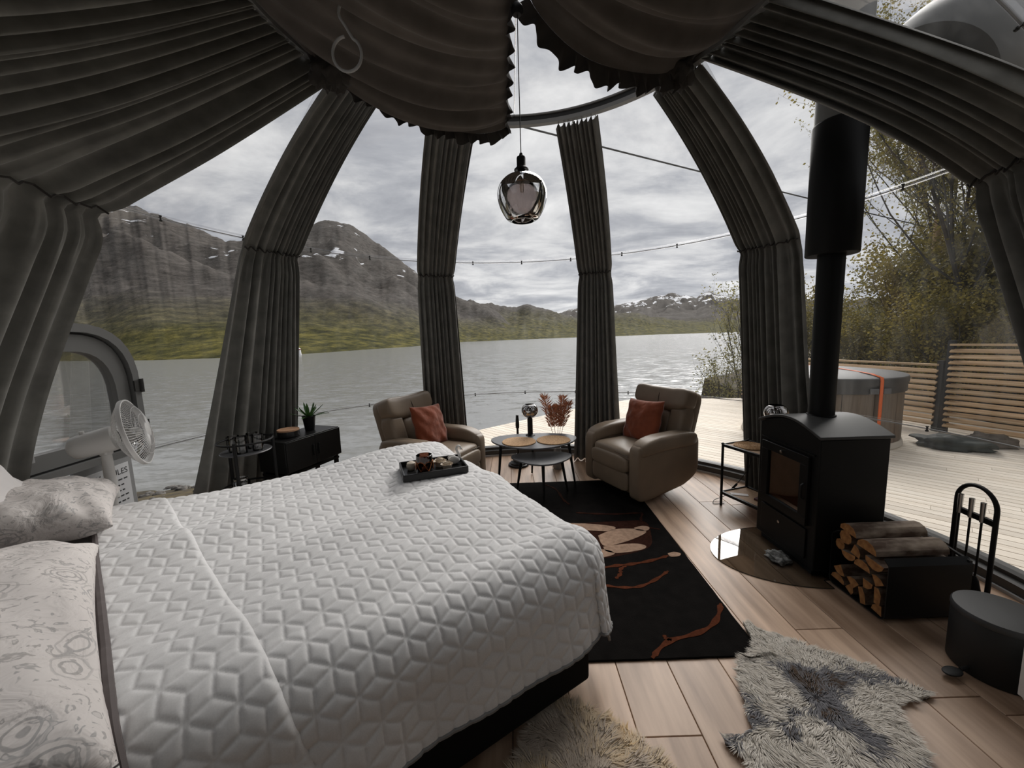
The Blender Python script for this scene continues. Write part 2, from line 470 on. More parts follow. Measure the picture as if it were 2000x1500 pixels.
RINGS = [0.11, 0.83, 2.53, 3.60]
MERI = [-140, -100, -60, -20, 20, 60, 100, 140, 180]
def build_dome():
    d = empty('wall_dome', (CX, CY, 0), label='clear bubble dome of bolted transparent panels', kind='structure')
    off = Vector((CX, CY, 0))
    # panes
    for bi in range(3):
        z0, z1 = RINGS[bi], RINGS[bi + 1]
        th0, th1 = math.asin((z0 - DZ) / DR), math.asin((z1 - DZ) / DR)
        nv = 8 if bi else 4
        for a in MERI:
            if bi == 1 and a == -100:      # this panel carries the arched hatch
                pass
            P = []
            for i in range(nv + 1):
                th = th0 + (th1 - th0) * i / nv
                row = []
                for j in range(13):
                    az = a + 0.25 + 39.5 * j / 12
                    row.append(dome(az, DZ + DR * math.sin(th)) - off)
                P.append(row)
            mb = MB(); mb.grid(P, flip=True); mb.build('pane', M['pane'], d, ang=None)
    # crown pane
    P = []
    mb = MB()
    prof = [(DR * math.cos(t), DZ + DR * math.sin(t)) for t in [math.asin((3.60 - DZ) / DR) + (PI / 2 - math.asin((3.60 - DZ) / DR)) * k / 8 for k in range(9)]]
    prof[-1] = (0.0005, prof[-1][1])
    mb.lathe(prof, (0, 0, 0), 54); mb.f = [f for f in mb.f if len(f) == 4]; mb.build('crown_pane', M['pane'], d, ang=None)
    # bolted meridian flanges: two lips standing inwards with a thin bright core
    for a in MERI:
        for s in (-1, 1):
            P = []
            for i in range(41):
                th = math.asin((0.11 - DZ) / DR) + (math.asin((3.6 - DZ) / DR) - math.asin((0.11 - DZ) / DR)) * i / 40
                z = DZ + DR * math.sin(th)
                da = math.degrees(0.012 / max(DR * math.cos(th), 0.3)) * s
                P.append([dome(a + da, z) - off, dome(a + da, DZ + (DR - 0.05) * math.sin(th), DR - 0.05) - off])
            mb = MB(); mb.grid(P); mb.build('flange', M['flange'], d, ang=None)
        mb = MB()
        path = [dome(a, DZ + (DR - 0.052) * math.sin(t), DR - 0.052) - off for t in [math.asin((0.11 - DZ) / DR) + (math.asin((3.6 - DZ) / DR) - math.asin((0.11 - DZ) / DR)) * k / 40 for k in range(41)]]
        mb.tube(path, 0.006, 6); mb.build('seam_strip', M['grey_plastic'], d)
    for z in RINGS[1:3]:
        th = math.asin((z - DZ) / DR)
        for s in (-1, 1):
            P = []
            for k in range(109):
                az = 360 * k / 108
                P.append([dome(az, DZ + DR * math.sin(th + 0.004 * s)) - off, dome(az, DZ + (DR - 0.05) * math.sin(th + 0.004 * s), DR - 0.05) - off])
            mb = MB(); mb.grid(P); mb.build('flange', M['flange'], d, ang=None)
        mb = MB()
        mb.tube([dome(360 * k / 108, DZ + (DR - 0.052) * math.sin(th), DR - 0.052) - off for k in range(108)], 0.004, 6, closed=True)
        mb.build('seam_strip', M['grey_plastic'], d)
    # bolts
    bm = MB(); bm.lathe([(0.0, -0.022), (0.010, -0.020), (0.010, -0.01), (0.005, -0.01), (0.005, 0.012), (0.009, 0.012), (0.009, 0.020), (0.0, 0.022)], (0, 0, 0), 8)
    proto = bm.build('bolt', M['sill'], d)
    def place(p, axis):
        nonlocal proto
        o = proto if not proto.get('used') else proto.copy()
        if o is not proto:
            COL.objects.link(o); o.parent = d
            if 'used' in o: del o['used']
        o.location = p - off
        o.rotation_mode = 'QUATERNION'
        o.rotation_quaternion = Vector((0, 0, 1)).rotation_difference(axis)
        if o is proto: o['used'] = 1
    for z in RINGS[1:3]:
        th = math.asin((z - DZ) / DR)
        for k in range(27):
            az = 360 / 27 * k + 1.5
            place(dome(az, DZ + (DR - 0.062) * math.sin(th), DR - 0.062), Vector((0, 0, 1)))
    for a in MERI:
        t = math.radians(a)
        for zz in (1.35, 2.0, 2.95):
            th = math.asin((zz - DZ) / DR)
            place(dome(a, DZ + (DR - 0.062) * math.sin(th), DR - 0.062), Vector((math.cos(t), -math.sin(t), 0)))
    del proto['used']
build_dome()

def arch_pts(w, z0, zs, zt, n=16):
    """outline of an upright arch, y across, z up"""
    pts = [(-w, z0), (-w, zs)]
    for k in range(1, n):
        g = PI * k / n
        pts.append((-w * math.copysign(abs(math.cos(g)) ** 0.75, math.cos(g)), zs + (zt - zs) * math.sin(g) ** 0.75))
    pts += [(w, zs), (w, z0)]
    return pts
def build_hatch():
    w = empty('window_1', (-2.83, 2.43, 0), math.radians(3), label='arched grey hatch window in the dome wall behind the fan', kind='structure')
    def ring(name, o, i, x0, x1, m, parent):
        A, B = arch_pts(*o), arch_pts(*i)
        n = len(A); vs = []
        for x in (x0, x1):
            vs += [(x, p[0], p[1]) for p in A] + [(x, p[0], p[1]) for p in B]
        fs = []
        for k in range(n):
            l = (k + 1) % n
            fs += [(k, l, n + l, n + k), (2 * n + l, 2 * n + k, 3 * n + k, 3 * n + l), (l, k, 2 * n + k, 2 * n + l), (n + k, n + l, 3 * n + l, 3 * n + k)]
        return mobj(name, vs, fs, m, parent, ang=35)
    fm = mat('grey_hatch_frame', (0.20, 0.20, 0.195), 0.5)
    fd = mat('dark_grey_gasket', (0.05, 0.05, 0.05), 0.6)
    ring('window_frame', (0.45, 0.84, 1.30, 1.78), (0.40, 0.885, 1.29, 1.725), -0.10, 0.06, fm, w)
    ring('gasket', (0.40, 0.885, 1.29, 1.725), (0.385, 0.90, 1.285, 1.71), -0.05, 0.02, fd, w)
    leaf = ring('leaf', (0.385, 0.90, 1.285, 1.71), (0.29, 1.0, 1.25, 1.60), -0.03, 0.035, fm, w)
    A = arch_pts(0.29, 1.0, 1.25, 1.60)
    mobj('glazing', [(0.0, p[0], p[1]) for p in A], [tuple(range(len(A)))], M['pane'], leaf)
    for z in (1.02, 1.33):
        mb = MB(); mb.tube([(0.07, 0.45, z - 0.05), (0.07, 0.45, z + 0.05)], 0.012, 8); mb.box((0.062, 0.425, z), (0.012, 0.06, 0.08))
        mb.build('hinge', M['sill'], w)
    mb = MB(); mb.box((0.05, -0.30, 1.05), (0.03, 0.03, 0.16)); mb.box((0.07, -0.30, 1.10), (0.05, 0.02, 0.02))
    bevel(mb.build('latch', M['grey_plastic'], leaf), 0.004)
build_hatch()

# curtain rail round the crown
RR, RZ = 1.515, 3.575
def build_rail():
    r = empty('curtain_rail', (CX, CY, RZ), label='round grey double curtain rail bolted under the dome crown', cat='curtain rail')
    def lat(prof, name, m):
        mb = MB(); mb.lathe(prof, (0, 0, 0), 96, close=True); mb.build(name, m, r, ang=30)
    gp = mat('rail_grey', (0.30, 0.30, 0.295), 0.35)
    lat([(RR + 0.030, 0.03), (RR + 0.030, 0.042), (RR - 0.02, 0.042), (RR - 0.02, 0.03)], 'ring_flange', gp)
    lat([(RR + 0.03, -0.012), (RR + 0.03, 0.03), (RR - 0.005, 0.03), (RR - 0.005, -0.012)], 'channel', M['dark_groove'])
    lat([(RR + 0.04, -0.045), (RR + 0.04, -0.012), (RR - 0.012, -0.012), (RR - 0.012, -0.045)], 'track', gp)
    for k in range(18):
        a = 360 / 18 * k + 6
        mb = MB(); p = pol(a, RR + 0.022, 0) - Vector((CX, CY, 0)); q = pol(a, RR + 0.022, 0.055) - Vector((CX, CY, 0))
        mb.tube([p + Vector((0, 0, 0.02)), q], 0.006, 6); mb.build('rail_bolt', M['alu'], r)
build_rail()

# ------------------------------------------------------------------ ground, water, hills
SHORE = [(-60, -25), (-30, 4), (-18, 9), (-11, 12.0), (-4, 13.5), (4, 14.5), (9, 16.0), (13, 21), (22, 34), (45, 60), (90, 95)]
def shore_d(x, y):
    """distance to the shoreline, positive on the land side"""
    best = 1e9; sg = 1
    for i in range(len(SHORE) - 1):
        ax, ay = SHORE[i]; bx, by = SHORE[i + 1]
        dx, dy = bx - ax, by - ay
        t = max(0, min(1, ((x - ax) * dx + (y - ay) * dy) / (dx * dx + dy * dy)))
        d = math.hypot(x - ax - t * dx, y - ay - t * dy)
        if d < best:
            best = d; sg = -1 if (dx * (y - ay) - dy * (x - ax)) > 0 else 1
    return best * sg
def ground_z(x, y):
    d = shore_d(x, y)
    z = -3.0 + (d * 0.24 if d > 0 else d * 0.3)
    z = min(z, -0.42 + 0.02 * max(0, d - 12))
    if x > 7.5: z = max(z, min(-0.42 + 0.16 * (x - 7.5), -0.2 + d * 0.12)) if d > 0 else z
    n = mnoise.noise(Vector((x * 0.35, y * 0.35, 0.3))) * 0.22 + mnoise.noise(Vector((x * 1.7, y * 1.7, 1.3))) * 0.07
    k = max(0.0, min(1.0, (math.hypot(x - CX, y - CY) - 3.2) / 1.5))
    if x > 2 : k *= max(0.0, min(1.0, (x - 7) / 2)) if y < 10.5 else 1.0
    return z + n * k - (0.1 if k < 0.5 else 0)
def build_ground():
    xs = np.concatenate([np.arange(-60, -16, 2.0), np.arange(-16, 24, 0.45), np.arange(24, 92, 2.5)])
    ys = np.concatenate([np.arange(-25, -2, 1.5), np.arange(-2, 22, 0.45), np.arange(22, 96, 2.5)])
    P = [[(x, y, ground_z(x, y)) for x in xs] for y in ys]
    m = two_tone('shore_ground', (0.022, 0.016, 0.009), (0.085, 0.062, 0.022), 2.2, 0.36, 0.66, 0.95, bump=0.6)
    mb = MB(); mb.grid(P); o = mb.build('ground', m)
    tag(o, 'mossy green and brown shore ground around the dome', kind='structure')
    bb = 6000.0
    wm = bpy.data.materials.new('lake_water'); wm.use_nodes = True
    nt = wm.node_tree; b = nt.nodes['Principled BSDF']; N, L = nt.nodes.new, nt.links.new
    b.inputs['Base Color'].default_value = (0.24, 0.245, 0.24, 1)
    b.inputs['Roughness'].default_value = 0.18
    b.inputs['IOR'].default_value = 1.33
    tc = N('ShaderNodeTexCoord')
    mp = N('ShaderNodeMapping'); L(tc.outputs['Object'], mp.inputs[0]); mp.inputs['Rotation'].default_value = (0, 0, 0.25); mp.inputs['Scale'].default_value = (0.55, 1.3, 1)
    n1 = N('ShaderNodeTexNoise'); L(mp.outputs[0], n1.inputs['Vector']); n1.inputs['Scale'].default_value = 5.5; n1.inputs['Detail'].default_value = 8; n1.inputs['Roughness'].default_value = 0.66
    n2 = N('ShaderNodeTexNoise'); L(mp.outputs[0], n2.inputs['Vector']); n2.inputs['Scale'].default_value = 1.3; n2.inputs['Detail'].default_value = 3
    ad = N('ShaderNodeMath'); ad.operation = 'MULTIPLY_ADD'; L(n2.outputs['Fac'], ad.inputs[0]); ad.inputs[1].default_value = 1.5; L(n1.outputs['Fac'], ad.inputs[2])
    v1 = N('ShaderNodeVectorMath'); v1.operation = 'ADD'; L(n1.outputs['Color'], v1.inputs[0]); L(n2.outputs['Color'], v1.inputs[1])
    v2 = N('ShaderNodeVectorMath'); v2.operation = 'SUBTRACT'; L(v1.outputs[0], v2.inputs[0]); v2.inputs[1].default_value = (1, 1, 1)
    v3 = N('ShaderNodeVectorMath'); v3.operation = 'MULTIPLY'; L(v2.outputs[0], v3.inputs[0]); v3.inputs[1].default_value = (0.30, 0.40, 0)
    v4 = N('ShaderNodeVectorMath'); v4.operation = 'ADD'; L(v3.outputs[0], v4.inputs[0]); v4.inputs[1].default_value = (0, 0, 1)
    v5 = N('ShaderNodeVectorMath'); v5.operation = 'NORMALIZE'; L(v4.outputs[0], v5.inputs[0])
    L(v5.outputs[0], b.inputs['Normal'])
    o = mobj('lake', [(-bb, -bb, -3), (bb, -bb, -3), (bb, bb, -3), (-bb, bb, -3)], [(0, 1, 2, 3)], wm, smooth=False)
    tag(o, 'grey rippled lake below the dome', kind='structure')
build_ground()

def interp(tab, x):
    if x <= tab[0][0]: return tab[0][1]
    for (a, b), (c, d) in zip(tab, tab[1:]):
        if x <= c:
            t = (x - a) / (c - a)
            return b + (d - b) * t
    return tab[-1][1]

def hill_material(name, snow_lo, snow_hi, snow_thr, green_h, sscale):
    m = bpy.data.materials.new(name); m.use_nodes = True
    nt = m.node_tree; b = nt.nodes['Principled BSDF']; N, L = nt.nodes.new, nt.links.new
    b.inputs['Roughness'].default_value = 0.95; b.inputs['Specular IOR Level'].default_value = 0.05
    tc = N('ShaderNodeTexCoord'); sep = N('ShaderNodeSeparateXYZ'); L(tc.outputs['Object'], sep.inputs[0])
    mpz = N('ShaderNodeMapping'); L(tc.outputs['Object'], mpz.inputs[0]); mpz.inputs['Scale'].default_value = (1, 0.55, 2.2)
    def noise(scale, detail=6, dist=0.0, rough=0.6):
        n = N('ShaderNodeTexNoise'); L(mpz.outputs[0], n.inputs['Vector'])
        n.inputs['Scale'].default_value = scale; n.inputs['Detail'].default_value = detail; n.inputs['Distortion'].default_value = dist; n.inputs['Roughness'].default_value = rough
        return n.outputs['Fac']
    nb = noise(0.012, 8, 0.4, 0.65); nf = noise(0.11, 8, 0.0, 0.72)
    # vegetation zone by height, broken up by noise
    ml = N('ShaderNodeMath'); ml.operation = 'MULTIPLY_ADD'; L(nb, ml.inputs[0]); ml.inputs[1].default_value = green_h * 1.6; L(sep.outputs['Z'], ml.inputs[2])
    mr = N('ShaderNodeMapRange'); L(ml.outputs[0], mr.inputs[0]); mr.inputs[1].default_value = green_h * 1.0; mr.inputs[2].default_value = green_h * 2.6
    green = N('ShaderNodeValToRGB'); L(nf, green.inputs[0])
    green.color_ramp.elements[0].position = 0.36; green.color_ramp.elements[0].color = (0.022, 0.024, 0.009, 1)
    green.color_ramp.elements[1].position = 0.66; green.color_ramp.elements[1].color = (0.175, 0.150, 0.040, 1)
    e = green.color_ramp.elements.new(0.5); e.color = (0.070, 0.066, 0.020, 1)
    rock = N('ShaderNodeValToRGB'); L(nf, rock.inputs[0])
    rock.color_ramp.elements[0].position = 0.32; rock.color_ramp.elements[0].color = (0.040, 0.036, 0.032, 1)
    rock.color_ramp.elements[1].position = 0.70; rock.color_ramp.elements[1].color = (0.135, 0.121, 0.110, 1)
    mx = N('ShaderNodeMix'); mx.data_type = 'RGBA'; L(mr.outputs[0], mx.inputs['Factor']); L(green.outputs[0], mx.inputs['A']); L(rock.outputs[0], mx.inputs['B'])
    ns = noise(sscale, 5, 0.6, 0.6)
    sz = N('ShaderNodeMapRange'); L(sep.outputs['Z'], sz.inputs[0]); sz.inputs[1].default_value = snow_lo; sz.inputs[2].default_value = snow_hi; sz.inputs[3].default_value = -0.3; sz.inputs[4].default_value = 0.0
    sa = N('ShaderNodeMath'); sa.operation = 'ADD'; L(ns, sa.inputs[0]); L(sz.outputs[0], sa.inputs[1])
    st = N('ShaderNodeMapRange'); L(sa.outputs[0], st.inputs[0]); st.inputs[1].default_value = snow_thr; st.inputs[2].default_value = snow_thr + 0.02
    m2 = N('ShaderNodeMix'); m2.data_type = 'RGBA'; L(st.outputs[0], m2.inputs['Factor']); L(mx.outputs['Result'], m2.inputs['A']); m2.inputs['B'].default_value = (0.72, 0.73, 0.76, 1)
    L(m2.outputs['Result'], b.inputs['Base Color'])
    bp = N('ShaderNodeBump'); L(nf, bp.inputs['Height']); bp.inputs['Strength'].default_value = 0.9; bp.inputs['Distance'].default_value = 3.0
    L(bp.outputs[0], b.inputs['Normal'])
    return m

SHOREPX = [(-400, 716), (0, 709), (250, 706), (430, 700), (580, 692), (690, 684), (800, 677), (900, 668), (1000, 664), (1130, 659), (1210, 656.5), (1300, 653), (1400, 650), (1600, 643.5), (2000, 631)]
def build_range(name, label, ridge, x0, x1, rdist, m, seed, rough, e=1.25, shelf=0.0, step=3, start=1.0):
    """terrain between the far shore and a ridge; distances come from the shoreline on the water"""
    P = []
    ns = 46
    xs = list(range(x0, x1 + 1, step))
    cols = []
    for x in xs:
        ry = interp(ridge, x)
        d = ray(x, ry); tan_r = d.z / math.hypot(d.x, d.y)
        hd = Vector((d.x, d.y)).normalized()
        s = onz(x, interp(SHOREPX, x), -3.0)
        r0 = math.hypot(s.x, s.y) * start
        r1 = max(rdist, r0 * 1.8)
        col = []
        for i in range(ns + 1):
            t = i / ns
            r = r0 * (r1 / r0) ** t
            p = Vector((hd.x * r, hd.y * r, 0))
            g = t ** e
            if shelf:
                g = min(1, shelf * min(1, t * 4.0) + (1 - shelf) * max(0, (t - 0.18) / 0.82) ** e)
            n = mnoise.fractal(Vector((p.x * 0.006 + seed, p.y * 0.006, 0)), 1.0, 2.1, 5) * rough + mnoise.noise(Vector((p.x * 0.02, p.y * 0.02 + seed, 2))) * rough * 0.3
            win = min(1, t * 8) * min(1, (1 - t) * 5)
            g = g * (1 + n * win)
            fine = mnoise.noise(Vector((x * 0.05, seed, 5))) * 0.012 + mnoise.noise(Vector((x * 0.16, seed, 9))) * 0.006
            h = -3.2 + (tan_r * r + CAMH + 3.2) * g + fine * r * t * 0.35
            col.append(Vector((p.x, p.y, h)))
        tip = col[-1]
        col.append(Vector((hd.x * r1 * 1.2, hd.y * r1 * 1.2, tip.z * 0.72)))
        col.append(Vector((hd.x * r1 * 1.6, hd.y * r1 * 1.6, tip.z * 0.1)))
        cols.append(col)
    mb = MB(); mb.grid(cols, flip=False)
    o = mb.build(name, m, ang=None)
    return tag(o, label, kind='structure')
build_range('mountain_ridge', 'steep brown and green mountain across the lake with small snow patches',
            [(-420, 400), (-200, 385), (0, 372), (100, 380), (175, 392), (215, 388), (270, 405), (330, 428), (390, 447), (420, 462), (440, 472), (470, 470), (520, 462), (560, 450), (600, 438), (640, 430), (680, 437), (705, 452), (745, 480), (785, 510), (830, 546), (890, 579), (920, 590), (950, 596), (975, 612), (1010, 645), (1030, 658)],
            -420, 1030, 950, hill_material('hill_near', 90, 130, 0.645, 26, 0.03), 3.0, 0.42, 1.15, 0.16)
build_range('hill_range', 'low dark green hills along the far shore of the lake',
            [(820, 655), (870, 600), (900, 590), (960, 597), (1000, 600), (1020, 596), (1040, 596), (1060, 602), (1090, 611), (1130, 621), (1200, 612), (1235, 610), (1290, 622), (1350, 629), (1420, 627), (1500, 615), (1700, 600), (2000, 590)],
            820, 2000, 1700, hill_material('hill_mid', 900, 1000, 0.9, 60, 0.02), 11.0, 0.5, 0.9, 0.0, start=1.02)
build_range('snow_mountain', 'distant mountain range streaked with snow beyond the hills',
            [(1040, 640), (1090, 612), (1115, 604), (1140, 600), (1175, 603), (1210, 594), (1250, 586), (1290, 577), (1320, 573), (1340, 577), (1362, 582), (1374, 572), (1385, 568), (1396, 575), (1410, 578), (1440, 582), (1500, 588), (1600, 585), (1800, 580), (2000, 570)],
            1040, 2000, 5200, hill_material('hill_far', 60, 330, 0.50, 40, 0.008), 23.0, 0.35, 1.0, 0.0, start=2.2)

# ------------------------------------------------------------------ deck
def build_deck():
    z0, z1 = -0.17, -0.135
    dk = empty('floor_deck', (0, 0, 0), label='weathered timber deck outside the dome', kind='structure')
    bd = Vector((-0.66, 0.7513)).normalized()      # along the boards
    nd = Vector((bd.y, -bd.x))                     # across
    A = [onz(x, y, z1) for x, y in ((930, 838), (1130, 795), (1232, 778), (1452, 775))]
    hull = [(A[0].x - 2.2, A[0].y - 1.93), (CX - 2.0, CY + 1.2), (0.4, -1.2), (8.2, -1.2), (8.2, 9.35), (A[3].x, A[3].y), (A[2].x, A[2].y), (A[1].x, A[1].y), (A[0].x, A[0].y)]
    hull = [(-1.9, 6.05), (-0.9, 2.0), (0.4, -1.2), (8.2, -1.2), (8.2, 9.3), (5.82, 9.62), (3.07, 9.95), (1.45, 8.95), (-0.75, 7.06)]
    W, gap = 0.118, 0.011
    u0 = min(p[0] * nd.x + p[1] * nd.y for p in hull); u1 = max(p[0] * nd.x + p[1] * nd.y for p in hull)
    mb = MB(); mb.prism([(p[0], p[1]) for p in hull], z0 - 0.16, z0 - 0.004); mb.build('joist_bed', M['sill'], dk, smooth=False)
    u = u0
    r3 = random.Random(9)
    rz = math.atan2(bd.y, bd.x)
    while u < u1:
        L = 4.2; v = -9 + r3.random() * 3.0
        while v < 14:
            rect = []
            for a, b in ((u + gap / 2, v), (u + W - gap / 2, v), (u + W - gap / 2, v + L - 0.003), (u + gap / 2, v + L - 0.003)):
                p = nd * a + bd * b; rect.append((p.x, p.y))
            q = clip_convex(rect, hull)
            if len(q) >= 3:
                cx = sum(p[0] for p in q) / len(q); cy = sum(p[1] for p in q) / len(q)
                # skip boards that lie wholly under the room floor
                if max(math.hypot(p[0] - CX, p[1] - CY) for p in q) > 2.8:
                    loc = []
                    for p in q:
                        w = Vector((p[0] - cx, p[1] - cy)); loc.append((w.dot(bd), w.dot(nd) * -1))
                    mb = MB(); mb.prism(loc if True else loc[::-1], z0, z1)
                    mb.build('deck_board', M['deck'], dk, smooth=False, loc=(cx, cy, 0), rz=rz)
            v += L
        u += W
build_deck()
# ================================================================== CURTAINS
def catmull(pts, t):
    n = len(pts) - 1
    f = t * n; i = min(int(f), n - 1); u = f - i
    p0, p1, p2, p3 = pts[max(i - 1, 0)], pts[i], pts[i + 1], pts[min(i + 2, n)]
    return (p1 * 2 + (p2 - p0) * u + (p0 * 2 - p1 * 5 + p2 * 4 - p3) * u * u + (p1 * 3 - p0 - p2 * 3 + p3) * u ** 3) * 0.5
def mono(tab, t):
    """smooth step between (t, value) keys"""
    if t <= tab[0][0]: return tab[0][1]
    for (a, b), (c, d) in zip(tab, tab[1:]):
        if t <= c:
            u = (t - a) / (c - a); return b + (d - b) * u * u * (3 - 2 * u)
    return tab[-1][1]

def curtain(label, top, tie, foot, pleats, seed, mid=None, nu=150, nv=84, amp=(0.034, 0.024, 0.055), sag=0.0, group=None, hooks=None, bulge=None, skew=0, belly=0.0):
    """top/tie/foot: functions u in [0,1] -> point; the cloth is gathered at the tie"""
    r = random.Random(seed)
    ph = [r.random() * 6.28 for _ in range(6)]
    base = (tie(0.5).x, tie(0.5).y, 0.0)
    root = empty('curtain', base, label=label, cat='curtain', group=group)
    off = Vector(base)
    vt = 0.47                                   # v of the tie
    def centre(u, v):
        if v <= vt:
            t = v / vt
            A, B = top(u), tie(u)
            p = A.lerp(B, t)
            # belly: the cloth follows the dome, hanging a little inside it
            c = Vector((CX, CY, DZ)); d = p - c
            Ra, Rb = (A - c).length, (B - c).length
            want = Ra + (Rb - Ra) * t
            p = p.lerp(c + d.normalized() * want, mid if mid is not None else 0.75)
            p.z -= sag * math.sin(PI * t) * (0.5 + 0.5 * u)
            if bulge: p += Vector(bulge) * (math.sin(PI * t) ** 1.2 * (1 - 0.6 * u))
            return p
        t = (v - vt) / (1 - vt)
        A, B = tie(u), foot(u)
        p = A.lerp(B, t)
        if belly:
            o = Vector((p.x - CX, p.y - CY, 0)).normalized()
            p += o * belly * math.sin(PI * t ** 1.25)
        return p
    P = []
    for i in range(nv + 1):
        v = i / nv
        row = []
        k = abs(v - vt)
        pin = math.exp(-(k / 0.018) ** 2)       # cinched band
        a = mono([(0, amp[0]), (vt * 0.5, amp[0]), (vt, amp[1]), (vt + 0.06, amp[1] * 1.4), (1, amp[2])], v)
        for j in range(nu + 1):
            u = j / nu
            p = centre(u, v)
            du = centre(min(u + 0.01, 1), v) - centre(max(u - 0.01, 0), v)
            dv = centre(u, min(v + 0.005, 1)) - centre(u, max(v - 0.005, 0))
            n = du.cross(dv)
            if n.length < 1e-9: n = Vector((0, 1, 0))
            n.normalize()
            c = Vector((CX, CY, 1.6)) - p
            if n.dot(c) < 0: n = -n
            us = u ** 1.55 if skew > 0 else (1 - (1 - u) ** 1.55 if skew < 0 else u)
            uu = us + 0.022 * math.sin(9 * u + ph[0]) + 0.012 * math.sin(23 * u + ph[3]) + 0.012 * math.sin(3.1 * v * (1 + u) + ph[1]) * v
            g = 2 * PI * pleats * uu + 0.5 * math.sin(4 * v + ph[2])
            s = math.sin(g)
            s = math.copysign(abs(s) ** 1.25, s) if s < 0 else s ** 0.6
            w = a * s * (1 + 0.35 * math.sin(7.3 * u * PI + ph[3]))
            w += a * 0.30 * math.sin(0.43 * g + ph[4])
            if v > vt: w += 0.010 * math.exp(-((v - vt - 0.035) / 0.02) ** 2) * math.sin(2.9 * g + ph[5])
            q = p + n * w
            # narrow the band itself
            if pin > 0.01:
                mid_p = centre(0.5, v)
                q = q.lerp(mid_p + (q - mid_p) * 0.93, pin)
                q.z += 0.012 * math.sin(1.7 * g) * pin
            if v > 0.985: q.z = max(q.z, 0.006)
            row.append(q - off)
        P.append(row)
    mb = MB(); mb.grid(P)
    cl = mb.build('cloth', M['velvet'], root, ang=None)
    # hooks under the rail
    mbh = []
    nh = hooks or max(6, pleats)
    for k in range(nh):
        u = (k + 0.5) / nh
        p = P[0][int(u * nu)]
        q = top(u) - off
        rr = Vector((q.x + off.x - CX, q.y + off.y - CY, 0)).normalized()
        tp = Vector((CX, CY, 0)) + rr * (RR + 0.014); tp.z = RZ - 0.045
        mb = MB(); mb.tube([tp - off, Vector(tp - off).lerp(Vector(p), 0.5) + Vector((0.006, 0, 0)), p], 0.0035, 5)
        mb.build('hook', M['white_plastic'], root)
    # tie cord
    mb = MB()
    ring = []
    band = P[int(round(vt * nv))]
    step = max(1, nu // 40)
    ins = [Vector(q) for q in band[::step]]
    cen = Vector(band[nu // 2])
    dirn = (Vector((CX, CY, 0)) - Vector((base[0], base[1], 0))).normalized() * 0.035
    mb.tube([q + dirn for q in ins], 0.006, 6)
    mb.build('tie_cord', M['ruffle'], root)
    return root

def arc(a0, a1, r0, r1, z0, z1):
    return lambda u: pol(a0 + (a1 - a0) * u, r0 + (r1 - r0) * u, z0 + (z1 - z0) * u)
TZ = 3.50
def std(a_top, w_top, a_tie, w_tie, a_ft, w_ft, tz=2.34, fr=2.60):
    return (arc(a_top - w_top, a_top + w_top, RR + .014, RR + .014, TZ, TZ),
            arc(a_tie - w_tie, a_tie + w_tie, 2.56, 2.56, tz, tz),
            arc(a_ft - w_ft, a_ft + w_ft, fr, fr, 0.01, 0.01))
curtain('grey velvet curtain gathered beside the black console and potted plant', *std(-54, 7.5, -60.5, 5.8, -71, 11.5, 2.40), 10, 2, skew=1)
curtain('grey velvet curtain hanging behind the recliner with its back to the console', *std(-22, 8.5, -22, 5.0, -21, 6.0, 2.32), 9, 3)
curtain('grey velvet curtain hanging between the nesting tables and the recliner by the stove', *std(21.5, 7.0, 21.3, 4.4, 21.5, 6.4, 2.30), 9, 4)
curtain('grey velvet curtain gathered behind the wood stove and wicker side table', *std(54, 7.5, 61, 6.2, 65, 7.0, 2.31), 10, 5, skew=-1)
# the two wide ones sweep across the near half of the crown
curtain('wide dark velvet curtain swept sideways above the bed pillows and fan',
        arc(-60, -100, RR + .014, RR + .014, 3.525, 3.525), arc(-87, -132, 2.52, 2.54, 2.40, 2.44), arc(-99, -145, 2.72, 2.72, 0.01, 0.01), 18, 8, mid=0.35, sag=0.10, amp=(0.045, 0.022, 0.035), nu=220, belly=0.21)
curtain('wide dark velvet curtain swept across the stove flue towards the fire tools',
        arc(62, 84, RR + .014, RR + .014, 3.525, 3.525), arc(90, 103, 2.56, 2.54, 2.36, 2.42), arc(108, 123, 2.66, 2.66, 0.01, 0.01), 9, 9, mid=0.2, sag=0.04, amp=(0.04, 0.024, 0.05), nu=180, bulge=(-0.05, -0.40, -0.26))

# added out of view behind the camera, to keep light off the near bed
for ac, lab in ((-165, 'added unseen dark velvet curtain blocking light at the dome back behind the bed head'), (166.5, 'added unseen dark velvet curtain blocking light at the middle of the dome back'), (140, 'added unseen dark velvet curtain blocking light at the dome back by the white cabinet')):
    curtain(lab, arc(ac - 13, ac + 13, RR + .014, RR + .014, TZ, TZ), arc(ac - 12, ac + 12, 2.56, 2.56, 2.34, 2.34), arc(ac - 13, ac + 13, 2.66, 2.62, 0.01, 0.01), 14, int(ac) + 500, nu=110, nv=40, hooks=8)

